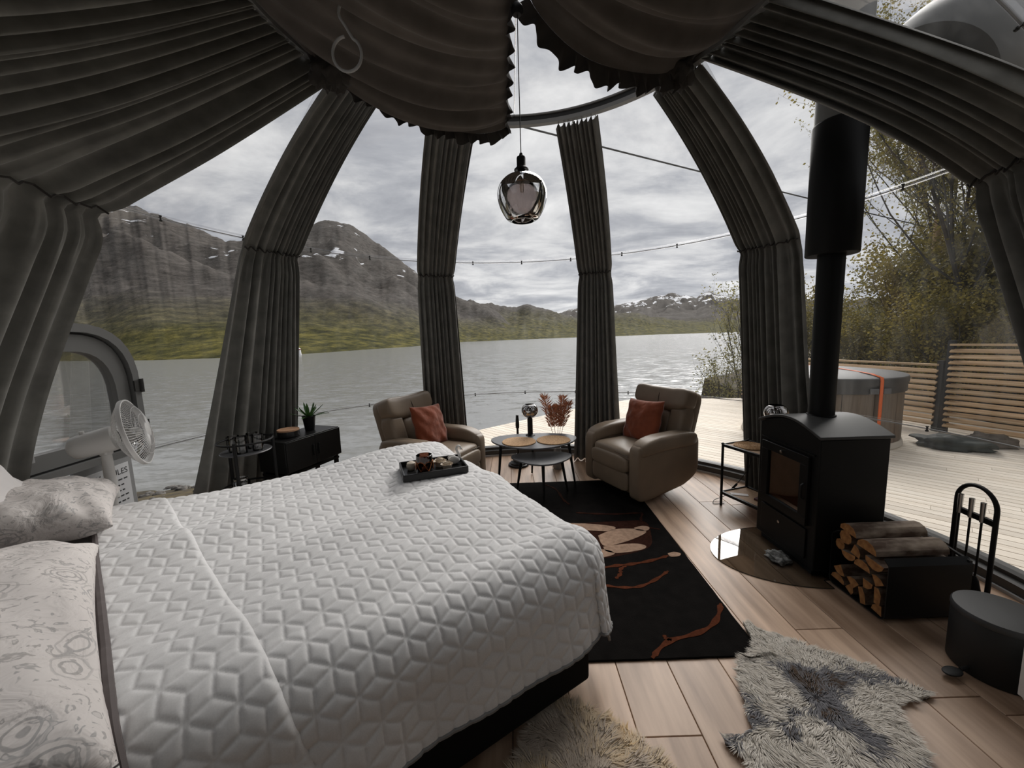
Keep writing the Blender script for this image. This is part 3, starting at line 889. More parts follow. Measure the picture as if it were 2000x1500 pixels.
# ------------------------------------------------------------------ crown swags
def swag(label, LF, RF, sag0, sag1, folds, seed, ruffles):
    L0, R0 = LF(0), RF(0)
    r = random.Random(seed)
    ph = [r.random() * 6.28 for _ in range(5)]
    base = (L0 + R0) / 2
    root = empty('ceiling_swag', base, label=label, cat='swag')
    nu, nv = 60, 130
    def pt(u, v):
        a, b = LF(v), RF(v)
        p = a.lerp(b, u)
        s = sag0 + (sag1 - sag0) * v
        p.z -= s * (4 * u * (1 - u)) ** 0.85
        env = math.sin(PI * min(max(u, 0), 1)) ** 0.6
        g = 2 * PI * folds * v + 0.9 * math.sin(2 * u + ph[0]) + 0.6 * math.sin(5 * v + ph[1])
        p.z += 0.055 * math.sin(g) * env * (1 + 0.4 * math.sin(3 * v + ph[2]))
        p.z += 0.020 * math.sin(2.37 * g + 3 * u + ph[3]) * env
        return p
    P = [[pt(j / nu, i / nv) - base for j in range(nu + 1)] for i in range(nv + 1)]
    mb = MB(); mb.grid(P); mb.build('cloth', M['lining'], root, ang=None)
    for edge, width, waves, lean in ruffles:
        if edge == 'hem': line = [pt(k / 480, 0) for k in range(481)]
        elif edge == 'right': line = [pt(1, k / 480) for k in range(481)]
        else: line = [pt(0, k / 480) for k in range(481)]
        Q = []
        for k, p in enumerate(line):
            t = (line[min(k + 6, 480)] - line[max(k - 6, 0)]).normalized()
            out = Vector(lean); out -= t * out.dot(t); out.normalize()
            dn = (Vector((0, 0, -1)) + out * 0.35); dn -= t * dn.dot(t); dn.normalize()
            sd = t.cross(dn)
            row = []
            for j in range(7):
                w = j / 6
                g = k / 480 * waves * 2 * PI + 0.9 * math.sin(k * 0.065 + ph[1])
                row.append(p + dn * width * w * (0.90 + 0.16 * math.sin(g * 0.37 + ph[2]) + 0.06 * math.sin(g)) + sd * 0.026 * w * math.sin(g) + sd * 0.006 * w * math.sin(2.3 * g + ph[3]) - base)
            Q.append(row)
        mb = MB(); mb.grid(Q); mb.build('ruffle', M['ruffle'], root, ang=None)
    return root, base
z_r = 3.50
A = pol(-66, RR + 0.0, RZ + 0.02)
B = pol(-2.5, RR - 0.03, z_r + 0.02)
Cc = Vector((0.065, 2.30, 3.56))
swag('dark ruffled cloth swag hanging left of the pendant lamp cord', lambda v: pol(-64 - 80 * v, RR - 0.005, RZ - 0.005), lambda v: B.lerp(Cc, v), 0.23, 0.24, 6.0, 4,
     [('hem', 0.085, 15, (0, 0.3, -1)), ('right', 0.075, 9.3, (0.6, 0, -0.8))])
A2 = pol(59, RR + 0.0, RZ + 0.03)
C2 = Vector((0.17, 2.42, 3.50))
swag('dark ruffled cloth swag hanging between the pendant lamp cord and the stove flue', lambda v: C2.lerp(Vector((0.2, 1.45, 3.56)), v), lambda v: pol(59 + 70 * v, RR - 0.005, RZ - 0.005), 0.20, 0.22, 5.0, 6,
     [('hem', 0.12, 12, (0, 0.5, -0.9))])

swag('added unseen dark cloth swag blocking light at the back of the crown', lambda v: Vector((0.17, 1.38, 3.56)).lerp(Vector((0.02, 2.10, 3.56)), v), lambda v: pol(131.5 + 82 * v, RR - 0.005, RZ - 0.005), 0.10, 0.12, 4.0, 9, [('left', 0.08, 9, (0.3, 0.8, -0.9))])  # extra swag added out of view; cuts overhead light on the near bed

# bunches of cloth knotted to the rail
def bunch(label, c, seed, s):
    vs, fs = [], []
    mb = MB(); mb.sq((0, 0, 0), (s[0], s[1], s[2]), (0.8, 0.9), 28, 18)
    out = []
    for v in mb.v:
        p = Vector(v); n = p.normalized()
        f = mnoise.fractal(n * 2.4 + Vector((seed, 0, 0)), 1.0, 2.0, 4)
        out.append(p + n * f * 0.05 + Vector((0, 0, 0.02 * math.sin(n.x * 20 + seed))))
    o = mobj('cloth_knot', out, mb.f, M['ruffle'], None, ang=None, loc=c)
    tag(o, label, 'knotted cloth')
bunch('crumpled dark cloth knot above the curtain by the console', pol(-66, RR - 0.13, 3.445), 2.0, (0.26, 0.22, 0.22))
bunch('crumpled dark cloth knot above the curtain by the stove', pol(57, RR - 0.14, 3.465), 5.0, (0.26, 0.24, 0.19))

def build_loop():
    c = ony(675, 103, 2.2)
    r0 = 0.075
    top = ony(667, -70, 2.2); top.z = min(top.z + 0.1, 3.55)
    path = [top, Vector((top.x + 0.004, top.y, c.z + 0.30)), Vector((c.x - 0.02, c.y, c.z + 0.19)), Vector((c.x + 0.01, c.y, c.z + 0.125))]
    for k in range(1, 26):
        g = PI / 2 - 0.25 - (2 * PI - 0.35) * k / 25
        path.append(Vector((c.x + 0.004 + r0 * math.cos(g), c.y + 0.01, c.z + r0 * 1.12 * math.sin(g))))
    mb = MB(); sm = [catmull(path, k / 110) for k in range(111)]
    mb.tube([p - top for p in sm], 0.0075, 8)
    o = mb.build('hanging_cable', mat('grey_cable', (0.42, 0.42, 0.41), 0.5), None, loc=top)
    tag(o, 'grey cable ending in a loop hanging before the dark swag', 'cable')
build_loop()

def build_pendant():
    p = empty('pendant_lamp', (0.095, 2.35, 2.40), label='smoked glass globe pendant lamp on a thin black cord', cat='pendant lamp')
    mb = MB()
    # globe: wide shoulder, narrower open foot
    prof = [(0.028, 0.128), (0.060, 0.124), (0.098, 0.106), (0.128, 0.074), (0.143, 0.032), (0.142, -0.008), (0.131, -0.050), (0.112, -0.090), (0.092, -0.118), (0.066, -0.132)]
    fine = []
    for k in range(55):
        q = catmull([Vector((a, b, 0)) for a, b in prof], k / 54); fine.append((q.x, q.y))
    inner = [(r - 0.003, z) for r, z in fine[::-1]]
    mb.lathe(fine + inner, (0, 0, 0), 64, close=True); mb.build('globe', M['smoke_glass'], p, ang=None)
    mb = MB(); mb.lathe([(0.0, 0.245), (0.008, 0.243), (0.012, 0.228), (0.024, 0.222), (0.026, 0.215), (0.026, 0.172), (0.030, 0.165), (0.041, 0.156), (0.042, 0.150), (0.036, 0.148), (0.022, 0.150), (0.022, 0.112), (0.0, 0.112)][::-1], (0, 0, 0), 28)
    mb.build('socket', M['black'], p)
    mb = MB(); mb.lathe([(0.0, 0.112), (0.010, 0.108), (0.010, 0.085), (0.013, 0.07), (0.013, 0.05), (0.009, 0.03), (0.0, 0.028)][::-1], (0, 0, 0), 20)
    mb.build('bulb', glass_sheet('bulb_glass', (0.8, 0.75, 0.7), 0.5), p)
    mb = MB(); mb.tube([(0, 0, 0.243), (0, 0, 0.62), (0.001, 0, 0.98)], 0.0028, 6); mb.build('cord', M['black'], p)
    mb = MB(); mb.lathe([(0.0, 0.955), (0.022, 0.957), (0.034, 0.97), (0.036, 0.985), (0.030, 1.0), (0.012, 1.02), (0.006, 1.05), (0.0, 1.05)], (0, 0, 0), 24); mb.build('ceiling_cup', M['black'], p)
    mb = MB(); mb.tube([(0, 0, 1.04), (0, 0, 1.09), (0, 0, 1.17), (0.012, 0, 1.185), (0.0, 0, 1.205), (-0.012, 0, 1.185), (0, 0, 1.17)], 0.004, 6); mb.build('hook', M['steel'], p)
    # span wire carrying lamp and swags
    w = empty('span_wire', (CX, CY, 3.60), label='thin steel wire stretched across the crown rail', cat='wire')
    for a in (0, 90):
        mb = MB(); mb.tube([pol(a, RR, 3.60) - Vector((CX, CY, 3.60)), pol(a + 180, RR, 3.60) - Vector((CX, CY, 3.60))], 0.003, 5)
        mb.build('strand', M['steel'], w)
build_pendant()
# ================================================================== BED
BO = Vector((-0.77, 3.24, 0))
BA = Vector((0.839, 0.545, 0)).normalized()
BW = Vector((BA.y, -BA.x, 0))
BRZ = math.atan2(BA.y, BA.x)
def bp(s, t, z=0.0): return BO + BA * s + BW * t + Vector((0, 0, z))
def bl(s, t, z=0.0): return Vector((s, -t, z))      # bed-local axes: x along the bed, -y towards the near side

def build_bed():
    b = empty('bed', bp(0, 0, 0), BRZ, label='low double bed with a black base standing under the grey coverlet', cat='bed')
    fabric = mat('black_bed_fabric', (0.010, 0.010, 0.010), 0.9, spec=0.1)
    mb = MB(); mb.box(bl(-1.11, 1.03, 0.20), (2.18, 1.96, 0.26)); bevel(mb.build('bed_base', fabric, b), 0.02, 3)
    mb = MB(); mb.box(bl(-1.11, 1.01, 0.49), (2.14, 1.86, 0.32)); bevel(mb.build('mattress', M['white_cloth'], b), 0.07, 4)
    for s, t in ((-0.22, 0.15), (-0.22, 1.83), (-2.05, 0.15), (-2.05, 1.83)):
        mb = MB(); mb.lathe([(0.03, 0.0), (0.038, 0.08)], bl(s, t, 0), 16); mb.build('leg', M['black'], b)
    return b
build_bed()

TRAY = onz(846, 916, 0.745); TRAY.z = 0; TRZ = math.radians(33 - 12)
def top_z(s, t):
    """height of the bedding: two sleeping humps with a dip between them"""
    z = 0.705
    z += 0.055 * math.exp(-((s + 0.35) / 0.42) ** 2 - ((t - 0.12) / 0.45) ** 2)
    z += 0.035 * math.exp(-((s + 0.25) / 0.40) ** 2 - ((t - 1.05) / 0.33) ** 2)
    z -= 0.030 * math.exp(-((s + 0.30) / 0.6) ** 2 - ((t - 0.62) / 0.18) ** 2)
    z -= 0.022 * math.exp(-((s + 1.45) / 0.25) ** 2 - ((t - 0.25) / 0.35) ** 2)
    d = (s * 0.35 + t)
    z += 0.015 * math.sin(7.2 * d + 0.8 * s) + 0.010 * math.sin(13.0 * d - 1.7 * s + 1.0)
    z += 0.020 * mnoise.noise(Vector((s * 1.6, t * 1.6, 4.0)))
    v = bp(s, t) - TRAY
    x, y = v.x * math.cos(TRZ) + v.y * math.sin(TRZ), -v.x * math.sin(TRZ) + v.y * math.cos(TRZ)
    e = max(abs(x) - 0.205, abs(y) - 0.145, 0.0)
    w = max(0.0, 1 - e / 0.10); w = w * w * (3 - 2 * w)
    return z + (0.7285 - z) * w
PF, QN, QFAR = -0.01, 1.84, 0.17      # where the top turns down: foot, near side, far side
def edge(d, r, flare):
    """outward and drop for cloth length d past an edge of radius r"""
    q = r * PI / 2
    if d < q: return r * math.sin(d / r), r * (1 - math.cos(d / r))
    return r + (d - q) * flare, r + (d - q) * math.sqrt(1 - flare * flare)
def cloth_pos(p, q):
    ds = max(0.0, p - PF)
    dn = max(0.0, q - QN)
    df = max(0.0, QFAR - q)
    s, t = min(p, PF), min(max(q, QFAR), QN)
    z = top_z(s, t)
    dt = dn if dn > 0 else df
    sgn = 1 if dn > 0 else -1
    if ds <= 0 and dt <= 0: return bl(s, t, z)
    n = 3.2
    d = (ds ** n + dt ** n) ** (1 / n)
    hy = math.hypot(ds, dt)
    r = 0.17 * ds / (ds + dt + 1e-9) + 0.20 * dt / (ds + dt + 1e-9)
    fl = 0.10 + 0.10 * (dt / (ds + dt + 1e-9))
    o, dr = edge(d, r, fl)
    wob = min(1, max(0, d - 0.15) * 2.2)
    o += wob * (0.022 * math.sin(7.5 * (s * 1.1 - t * 1.6) + 0.6) + 0.012 * math.sin(15 * (s - t)))
    if dn > 0 and ds > 0:
        o += wob * 0.03 * math.cos(4 * math.atan2(dt, ds))
    cx, cy = ds / hy, dt / hy
    zz = max(z - dr, 0.03)
    return bl(s + o * cx, t + sgn * o * cy, zz)

HS = 0.064
def quilt(p, q):
    """0 on the stitch lines of a tumbling-block quilt, rising to 1 inside each diamond"""
    h = HS * math.sqrt(3) / 2          # apothem
    # nearest centre of a hexagonal lattice (pointy-top)
    w = 2 * h
    best = None
    r0 = round(q / (1.5 * HS))
    for rr in (r0 - 1, r0, r0 + 1):
        ox = (rr % 2) * h
        c0 = round((p - ox) / w)
        for cc in (c0 - 1, c0, c0 + 1):
            dx, dy = p - (cc * w + ox), q - rr * 1.5 * HS
            d2 = dx * dx + dy * dy
            if best is None or d2 < best[0]: best = (d2, dx, dy)
    _, dx, dy = best
    db = 1e9
    for k in range(6):
        g = k * PI / 3
        db = min(db, h - (dx * math.cos(g) + dy * math.sin(g)))
    for k in range(3):
        g = PI / 2 + k * 2 * PI / 3
        c, s = math.cos(g), math.sin(g)
        al = dx * c + dy * s
        if al > 0: db = min(db, abs(-dx * s + dy * c))
    return 1 - math.exp(-max(db, 0) / 0.0062)

def build_coverlet():
    root = empty('coverlet', bp(0, 0, 0), BRZ, label='light grey diamond quilted coverlet spread over the bed', cat='coverlet')
    def sheet(name, pfun, p_end, q0, q1, np_, nq, lift, parent, edge_lip=None):
        P = np.zeros((np_ + 1, nq + 1, 3)); H = np.zeros((np_ + 1, nq + 1))
        for j in range(nq + 1):
            q = q0 + (q1 - q0) * j / nq
            ps = pfun(q); pe = p_end(q)
            for i in range(np_ + 1):
                p = ps + (pe - ps) * i / np_
                P[i, j] = cloth_pos(p, q)
                H[i, j] = quilt(p * 1.0 + 0.03, q)
        du = np.gradient(P, axis=0); dv = np.gradient(P, axis=1)
        N = np.cross(du, dv); N /= np.linalg.norm(N, axis=2, keepdims=True) + 1e-9
        if N[np_ // 2, nq // 2, 2] < 0: N = -N
        D = H * 0.0068 + lift
        if edge_lip is not None:
            ii = np.arange(np_ + 1)[:, None] / np_
            D = D * 1.0
            D = np.where(ii > 1 - edge_lip, D * (1 - ((ii - 1 + edge_lip) / edge_lip) ** 3 * 0.75), D)
        Q = P + N * D[..., None]
        n2 = nq + 1
        idx = np.arange((np_ + 1) * n2).reshape(np_ + 1, n2)
        F = np.stack([idx[:-1, :-1], idx[:-1, 1:], idx[1:, 1:], idx[1:, :-1]], axis=-1).reshape(-1, 4)
        if True: F = F[:, ::-1]
        me = bpy.data.meshes.new(name)
        me.vertices.add(Q.size // 3); me.vertices.foreach_set('co', Q.reshape(-1))
        me.loops.add(F.size); me.loops.foreach_set('vertex_index', F.reshape(-1).astype(np.int32))
        me.polygons.add(len(F)); me.polygons.foreach_set('loop_start', np.arange(0, F.size, 4, dtype=np.int32))
        me.update(calc_edges=True)
        me.polygons.foreach_set('use_smooth', [True] * len(me.polygons))
        me.materials.append(M['coverlet'])
        o = bpy.data.objects.new(name, me); COL.objects.link(o); o.parent = parent
        return o, Q
    head = lambda q: -2.02 + 0.275 * q
    qa, qb = -0.30, QN + 0.495
    o, Q = sheet('quilted_cloth', head, lambda q: PF + 0.58, qa, qb, 440, 470, 0.0, root)
    o2, Q2 = sheet('folded_band', head, lambda q: head(q) + 0.315, qa, qb, 62, 470, 0.012, root, 0.10)
    mb = MB(); mb.tube([Vector(v) + Vector((-0.004, 0, 0.002)) for v in Q2[0, ::3]], 0.0135, 8); mb.build('head_binding', M['binding'], root)
    gb = mat('grey_hem_binding', (0.20, 0.195, 0.19), 0.8)
    mb = MB(); mb.tube([Vector(v) for v in Q[::3, -1]], 0.007, 6); mb.build('side_hem', gb, root)
    mb = MB(); mb.tube([Vector(v) for v in Q[-1, ::3]], 0.007, 6); mb.build('foot_hem', gb, root)
    return root
build_coverlet()

def pillow_mesh(w, h, t, seed, crease=0.02, n=34):
    vs, fs = [], []
    for side in (1, -1):
        for i in range(n + 1):
            for j in range(n + 1):
                u, v = -1 + 2 * i / n, -1 + 2 * j / n
                k = max(0.0, (1 - u * u)) ** 0.42 * max(0.0, (1 - v * v)) ** 0.42
                pin = 1 - 0.07 * (1 - abs(v) ** 2) * abs(u) ** 4
                pin2 = 1 - 0.07 * (1 - abs(u) ** 2) * abs(v) ** 4
                z = side * t / 2 * k
                z += side * k * crease * mnoise.fractal(Vector((u * 1.6 + seed, v * 1.6, side)), 1.0, 2.0, 4)
                e = 1 - k
                z += crease * 0.8 * math.sin(9 * (u + v) + seed) * e * (1 - e) * 2
                vs.append((u * w / 2 * pin, v * h / 2 * pin2, z))
        b = 0 if side == 1 else (n + 1) ** 2
        for i in range(n):
            for j in range(n):
                a = b + i * (n + 1) + j
                q = (a, a + n + 1, a + n + 2, a + 1)
                fs.append(q if side == 1 else q[::-1])
    return vs, fs
def weld(o):
    m = o.modifiers.new('weld', 'WELD'); m.merge_threshold = 0.0008
    return o

def floral_material():
    m = bpy.data.materials.new('floral_cotton'); m.use_nodes = True
    nt = m.node_tree; b = nt.nodes['Principled BSDF']; N, L = nt.nodes.new, nt.links.new
    b.inputs['Roughness'].default_value = 0.8; b.inputs['Specular IOR Level'].default_value = 0.2
    tc = N('ShaderNodeTexCoord')
    dn = N('ShaderNodeTexNoise'); L(tc.outputs['Object'], dn.inputs['Vector']); dn.inputs['Scale'].default_value = 9; dn.inputs['Detail'].default_value = 3
    dm = N('ShaderNodeVectorMath'); dm.operation = 'MULTIPLY_ADD'; L(dn.outputs['Color'], dm.inputs[0]); dm.inputs[1].default_value = (0.05, 0.05, 0.05); L(tc.outputs['Object'], dm.inputs[2])
    vo = N('ShaderNodeTexVoronoi'); L(dm.outputs[0], vo.inputs['Vector']); vo.inputs['Scale'].default_value = 6.5; vo.voronoi_dimensions = '3D'
    sn = N('ShaderNodeMath'); sn.operation = 'MULTIPLY'; L(vo.outputs['Distance'], sn.inputs[0]); sn.inputs[1].default_value = 58
    si = N('ShaderNodeMath'); si.operation = 'SINE'; L(sn.outputs[0], si.inputs[0])
    r1 = N('ShaderNodeMapRange'); L(si.outputs[0], r1.inputs[0]); r1.inputs[1].default_value = 0.25; r1.inputs[2].default_value = 0.75
    r2 = N('ShaderNodeMapRange'); L(vo.outputs['Distance'], r2.inputs[0]); r2.inputs[1].default_value = 0.30; r2.inputs[2].default_value = 0.42; r2.inputs[3].default_value = 1; r2.inputs[4].default_value = 0
    fl = N('ShaderNodeMath'); fl.operation = 'MULTIPLY'; L(r1.outputs[0], fl.inputs[0]); L(r2.outputs[0], fl.inputs[1])
    lf = N('ShaderNodeTexNoise'); L(tc.outputs['Object'], lf.inputs['Vector']); lf.inputs['Scale'].default_value = 17; lf.inputs['Detail'].default_value = 2; lf.inputs['Distortion'].default_value = 2.5
    r3 = N('ShaderNodeMapRange'); L(lf.outputs['Fac'], r3.inputs[0]); r3.inputs[1].default_value = 0.58; r3.inputs[2].default_value = 0.62
    r4 = N('ShaderNodeMapRange'); L(lf.outputs['Fac'], r4.inputs[0]); r4.inputs[1].default_value = 0.66; r4.inputs[2].default_value = 0.70; r4.inputs[3].default_value = 1; r4.inputs[4].default_value = 0.3
    lm = N('ShaderNodeMath'); lm.operation = 'MULTIPLY'; L(r3.outputs[0], lm.inputs[0]); L(r4.outputs[0], lm.inputs[1])
    mxm = N('ShaderNodeMath'); mxm.operation = 'MAXIMUM'; L(fl.outputs[0], mxm.inputs[0]); L(lm.outputs[0], mxm.inputs[1])
    sc = N('ShaderNodeMath'); sc.operation = 'MULTIPLY'; L(mxm.outputs[0], sc.inputs[0]); sc.inputs[1].default_value = 0.85
    tint = N('ShaderNodeMix'); tint.data_type = 'RGBA'; L(dn.outputs['Fac'], tint.inputs['Factor']); tint.inputs['A'].default_value = (0.40, 0.36, 0.33, 1); tint.inputs['B'].default_value = (0.36, 0.365, 0.375, 1)
    mx = N('ShaderNodeMix'); mx.data_type = 'RGBA'; L(sc.outputs[0], mx.inputs['Factor']); mx.inputs['A'].default_value = (0.68, 0.635, 0.61, 1); L(tint.outputs['Result'], mx.inputs['B'])
    L(mx.outputs['Result'], b.inputs['Base Color'])
    wr = N('ShaderNodeTexNoise'); L(tc.outputs['Object'], wr.inputs['Vector']); wr.inputs['Scale'].default_value = 7; wr.inputs['Detail'].default_value = 4; wr.inputs['Distortion'].default_value = 1.5
    bpn = N('ShaderNodeBump'); L(wr.outputs['Fac'], bpn.inputs['Height']); bpn.inputs['Strength'].default_value = 0.55; bpn.inputs['Distance'].default_value = 0.03
    L(bpn.outputs[0], b.inputs['Normal'])
    return m
M['floral'] = floral_material()

def pillow(name, label, cat, s, t, z, size, seed, m, tilt, yaw, roll=0):
    vs, fs = pillow_mesh(*size, seed)
    o = mobj(name, vs, fs, m, None, ang=None)
    weld(o)
    o.location = bp(s, t, z)
    o.rotation_euler = (Matrix.Rotation(BRZ + math.radians(yaw), 4, 'Z') @ Matrix.Rotation(math.radians(tilt), 4, 'Y') @ Matrix.Rotation(math.radians(roll), 4, 'X')).to_euler()
    return tag(o, label, cat)
pillow('pillow', 'floral pillow lying beside the fan, partly under its twin', 'pillow', -2.045, 0.35, 0.83, (0.44, 0.70, 0.25), 1.0, M['floral'], 14, 10, 0)
pillow('pillow', 'floral pillow lying before the one beside the fan', 'pillow', -1.92, 1.52, 0.81, (0.64, 1.38, 0.31), 2.3, M['floral'], 12, 15, 0)
pillow('pillow', 'plain white pillow propped upright behind the floral pillows', 'pillow', -2.27, 0.44, 0.96, (0.56, 0.62, 0.22), 4.4, M['white_cloth'], 62, 2, 0)

# ------------------------------------------------------------------ tray on the bed
def build_tray():
    c = onz(846, 916, 0.745)
    zt = 0.735
    rz = math.radians(33 - 12)
    root = empty('serving_tray', (c.x, c.y, zt), rz, label='black rectangular tray lying on the grey coverlet', cat='tray')
    w, h = 0.40, 0.28
    mb = MB(); mb.box((0, 0, 0.006), (w, h, 0.012)); mb.build('tray_bottom', M['blackwood'], root, smooth=False)
    for cx, cy, sx, sy in ((0, h / 2, w, 0.012), (0, -h / 2, w, 0.012), (w / 2, 0, 0.012, h), (-w / 2, 0, 0.012, h)):
        mb = MB(); mb.box((cx, cy, 0.022), (sx, sy, 0.045)); bevel(mb.build('tray_rim', M['blackwood'], root), 0.003)
    R = Matrix.Rotation(rz, 3, 'Z')
    def at(x, y): v = R @ Vector((x, y, 0)); return Vector((c.x + v.x, c.y + v.y, zt + 0.0125))
    # amber tealight glass
    g = empty('candle_glass', at(-0.055, -0.01), label='amber patterned candle glass on the black tray', cat='candle glass')
    prof = [(0.030, 0.0), (0.046, 0.004), (0.054, 0.03), (0.055, 0.07), (0.052, 0.105)]
    mb = MB(); mb.lathe(prof + [(r - 0.003, z + 0.002) for r, z in prof[::-1]], (0, 0, 0), 36, close=True); mb.build('glass', M['amber_glass'], g)
    gd = mat('copper_trim', (0.55, 0.20, 0.08), 0.3, metal=1.0)
    for k in range(7):
        a0 = k * 2 * PI / 7
        mb = MB(); pts = []
        for q in range(9):
            a = a0 + 0.42 * math.sin(q * PI / 4); z = 0.006 + 0.06 * abs(math.sin(q * PI / 8))
            pts.append((0.0562 * math.cos(a), 0.0562 * math.sin(a), z + 0.004))
        mb.tube(pts, 0.0022, 5); mb.build('copper_loop', gd, g)
    mb = MB(); mb.lathe([(0.0, 0.004), (0.02, 0.004), (0.02, 0.02), (0.0, 0.02)], (0, 0, 0), 16); mb.build('tealight', M['white_cloth'], g)
    # round cream candle behind it
    o = MB().lathe([(0.0, 0.0), (0.022, 0.0), (0.030, 0.012), (0.032, 0.03), (0.027, 0.048), (0.012, 0.056), (0.0, 0.055)], (0, 0, 0), 20).build('ball_candle', mat('cream_wax', (0.60, 0.52, 0.42), 0.6), None, loc=at(-0.135, 0.045))
    tag(o, 'small round cream candle at the tray corner', 'candle')
    # rose-shaped candles
    wax = mat('ivory_wax', (0.62, 0.54, 0.44), 0.6)
    def rose(label, p, s, seed):
        root = empty('rose_candle', p, label=label, cat='candle')
        mb = MB(); mb.lathe([(0.0, 0.0), (0.026 * s, 0.0), (0.03 * s, 0.02 * s), (0.018 * s, 0.05 * s), (0.0, 0.052 * s)], (0, 0, 0), 16); mb.build('rose_heart', wax, root)
        k = 0
        for ring, (n, r, h, tl) in enumerate(((3, 0.013, 0.052, 0.2), (5, 0.026, 0.045, 0.5), (6, 0.037, 0.034, 0.9))):
            for q in range(n):
                a = 2 * PI * q / n + ring * 0.5 + seed
                P = []
                for i in range(5):
                    v = i / 4
                    row = []
                    for j in range(7):
                        u = -1 + j / 3
                        ww = 0.021 * s * (0.5 + 0.6 * v) * u * (1 - 0.25 * max(0, v - 0.7) * u * u)
                        rr = r * s * (0.75 + 0.35 * v * tl) - 0.006 * s * u * u + 0.005 * s * max(0, v - 0.8) * 5 * tl
                        row.append((rr * math.cos(a) - ww * math.sin(a), rr * math.sin(a) + ww * math.cos(a), h * s * v * (1 - 0.12 * u * u) + 0.004))
                    P.append(row)
                mb = MB(); mb.grid(P); mb.build('petal', wax, root, ang=None)
        return root
    rose('ivory rose shaped candle beside the amber glass on the tray', at(0.052, 0.035), 1.05, 0.2)
    rose('ivory rose shaped candle under the swan figurine on the tray', at(0.085, -0.045), 0.95, 0.9)
    # swan
    sw = empty('swan_figurine', at(0.150, 0.03), math.radians(30), label='small white swan figurine with a curved neck on the tray', cat='figurine')
    por = mat('white_porcelain', (0.75, 0.73, 0.70), 0.25)
    def fn(p): return Vector((p.x, p.y * (1 - 0.35 * max(0, -p.x / 0.045)), p.z + 0.012 * max(0, -p.x / 0.045) ** 2))
    mb = MB(); mb.sq((0, 0, 0.026), (0.085, 0.05, 0.052), (0.9, 0.95), 20, 14, fn=fn); mb.build('body', por, sw)
    for s in (-1, 1):
        mb = MB(); mb.sq((-0.006, s * 0.02, 0.040), (0.07, 0.014, 0.042), (1, 1), 14, 10, rot=rotm('Y', 18)); mb.build('wing', por, sw)
    pts = [Vector(p) for p in ((0.030, 0, 0.03), (0.040, 0, 0.055), (0.026, 0, 0.082), (0.020, 0, 0.105), (0.030, 0, 0.122), (0.046, 0, 0.118), (0.052, 0, 0.104))]
    mb = MB(); mb.tube([catmull(pts, k / 24) for k in range(25)], [0.010 - 0.004 * k / 24 for k in range(25)], 10); mb.build('neck', por, sw)
    mb = MB(); mb.sq((0.054, 0, 0.100), (0.02, 0.014, 0.018), (1, 1), 10, 8); mb.build('head', por, sw)
    mb = MB(); mb.tube([(0.058, 0, 0.096), (0.066, 0, 0.086)], [0.004, 0.001], 6); mb.build('beak', mat('orange_beak', (0.5, 0.2, 0.04), 0.5), sw)
build_tray()

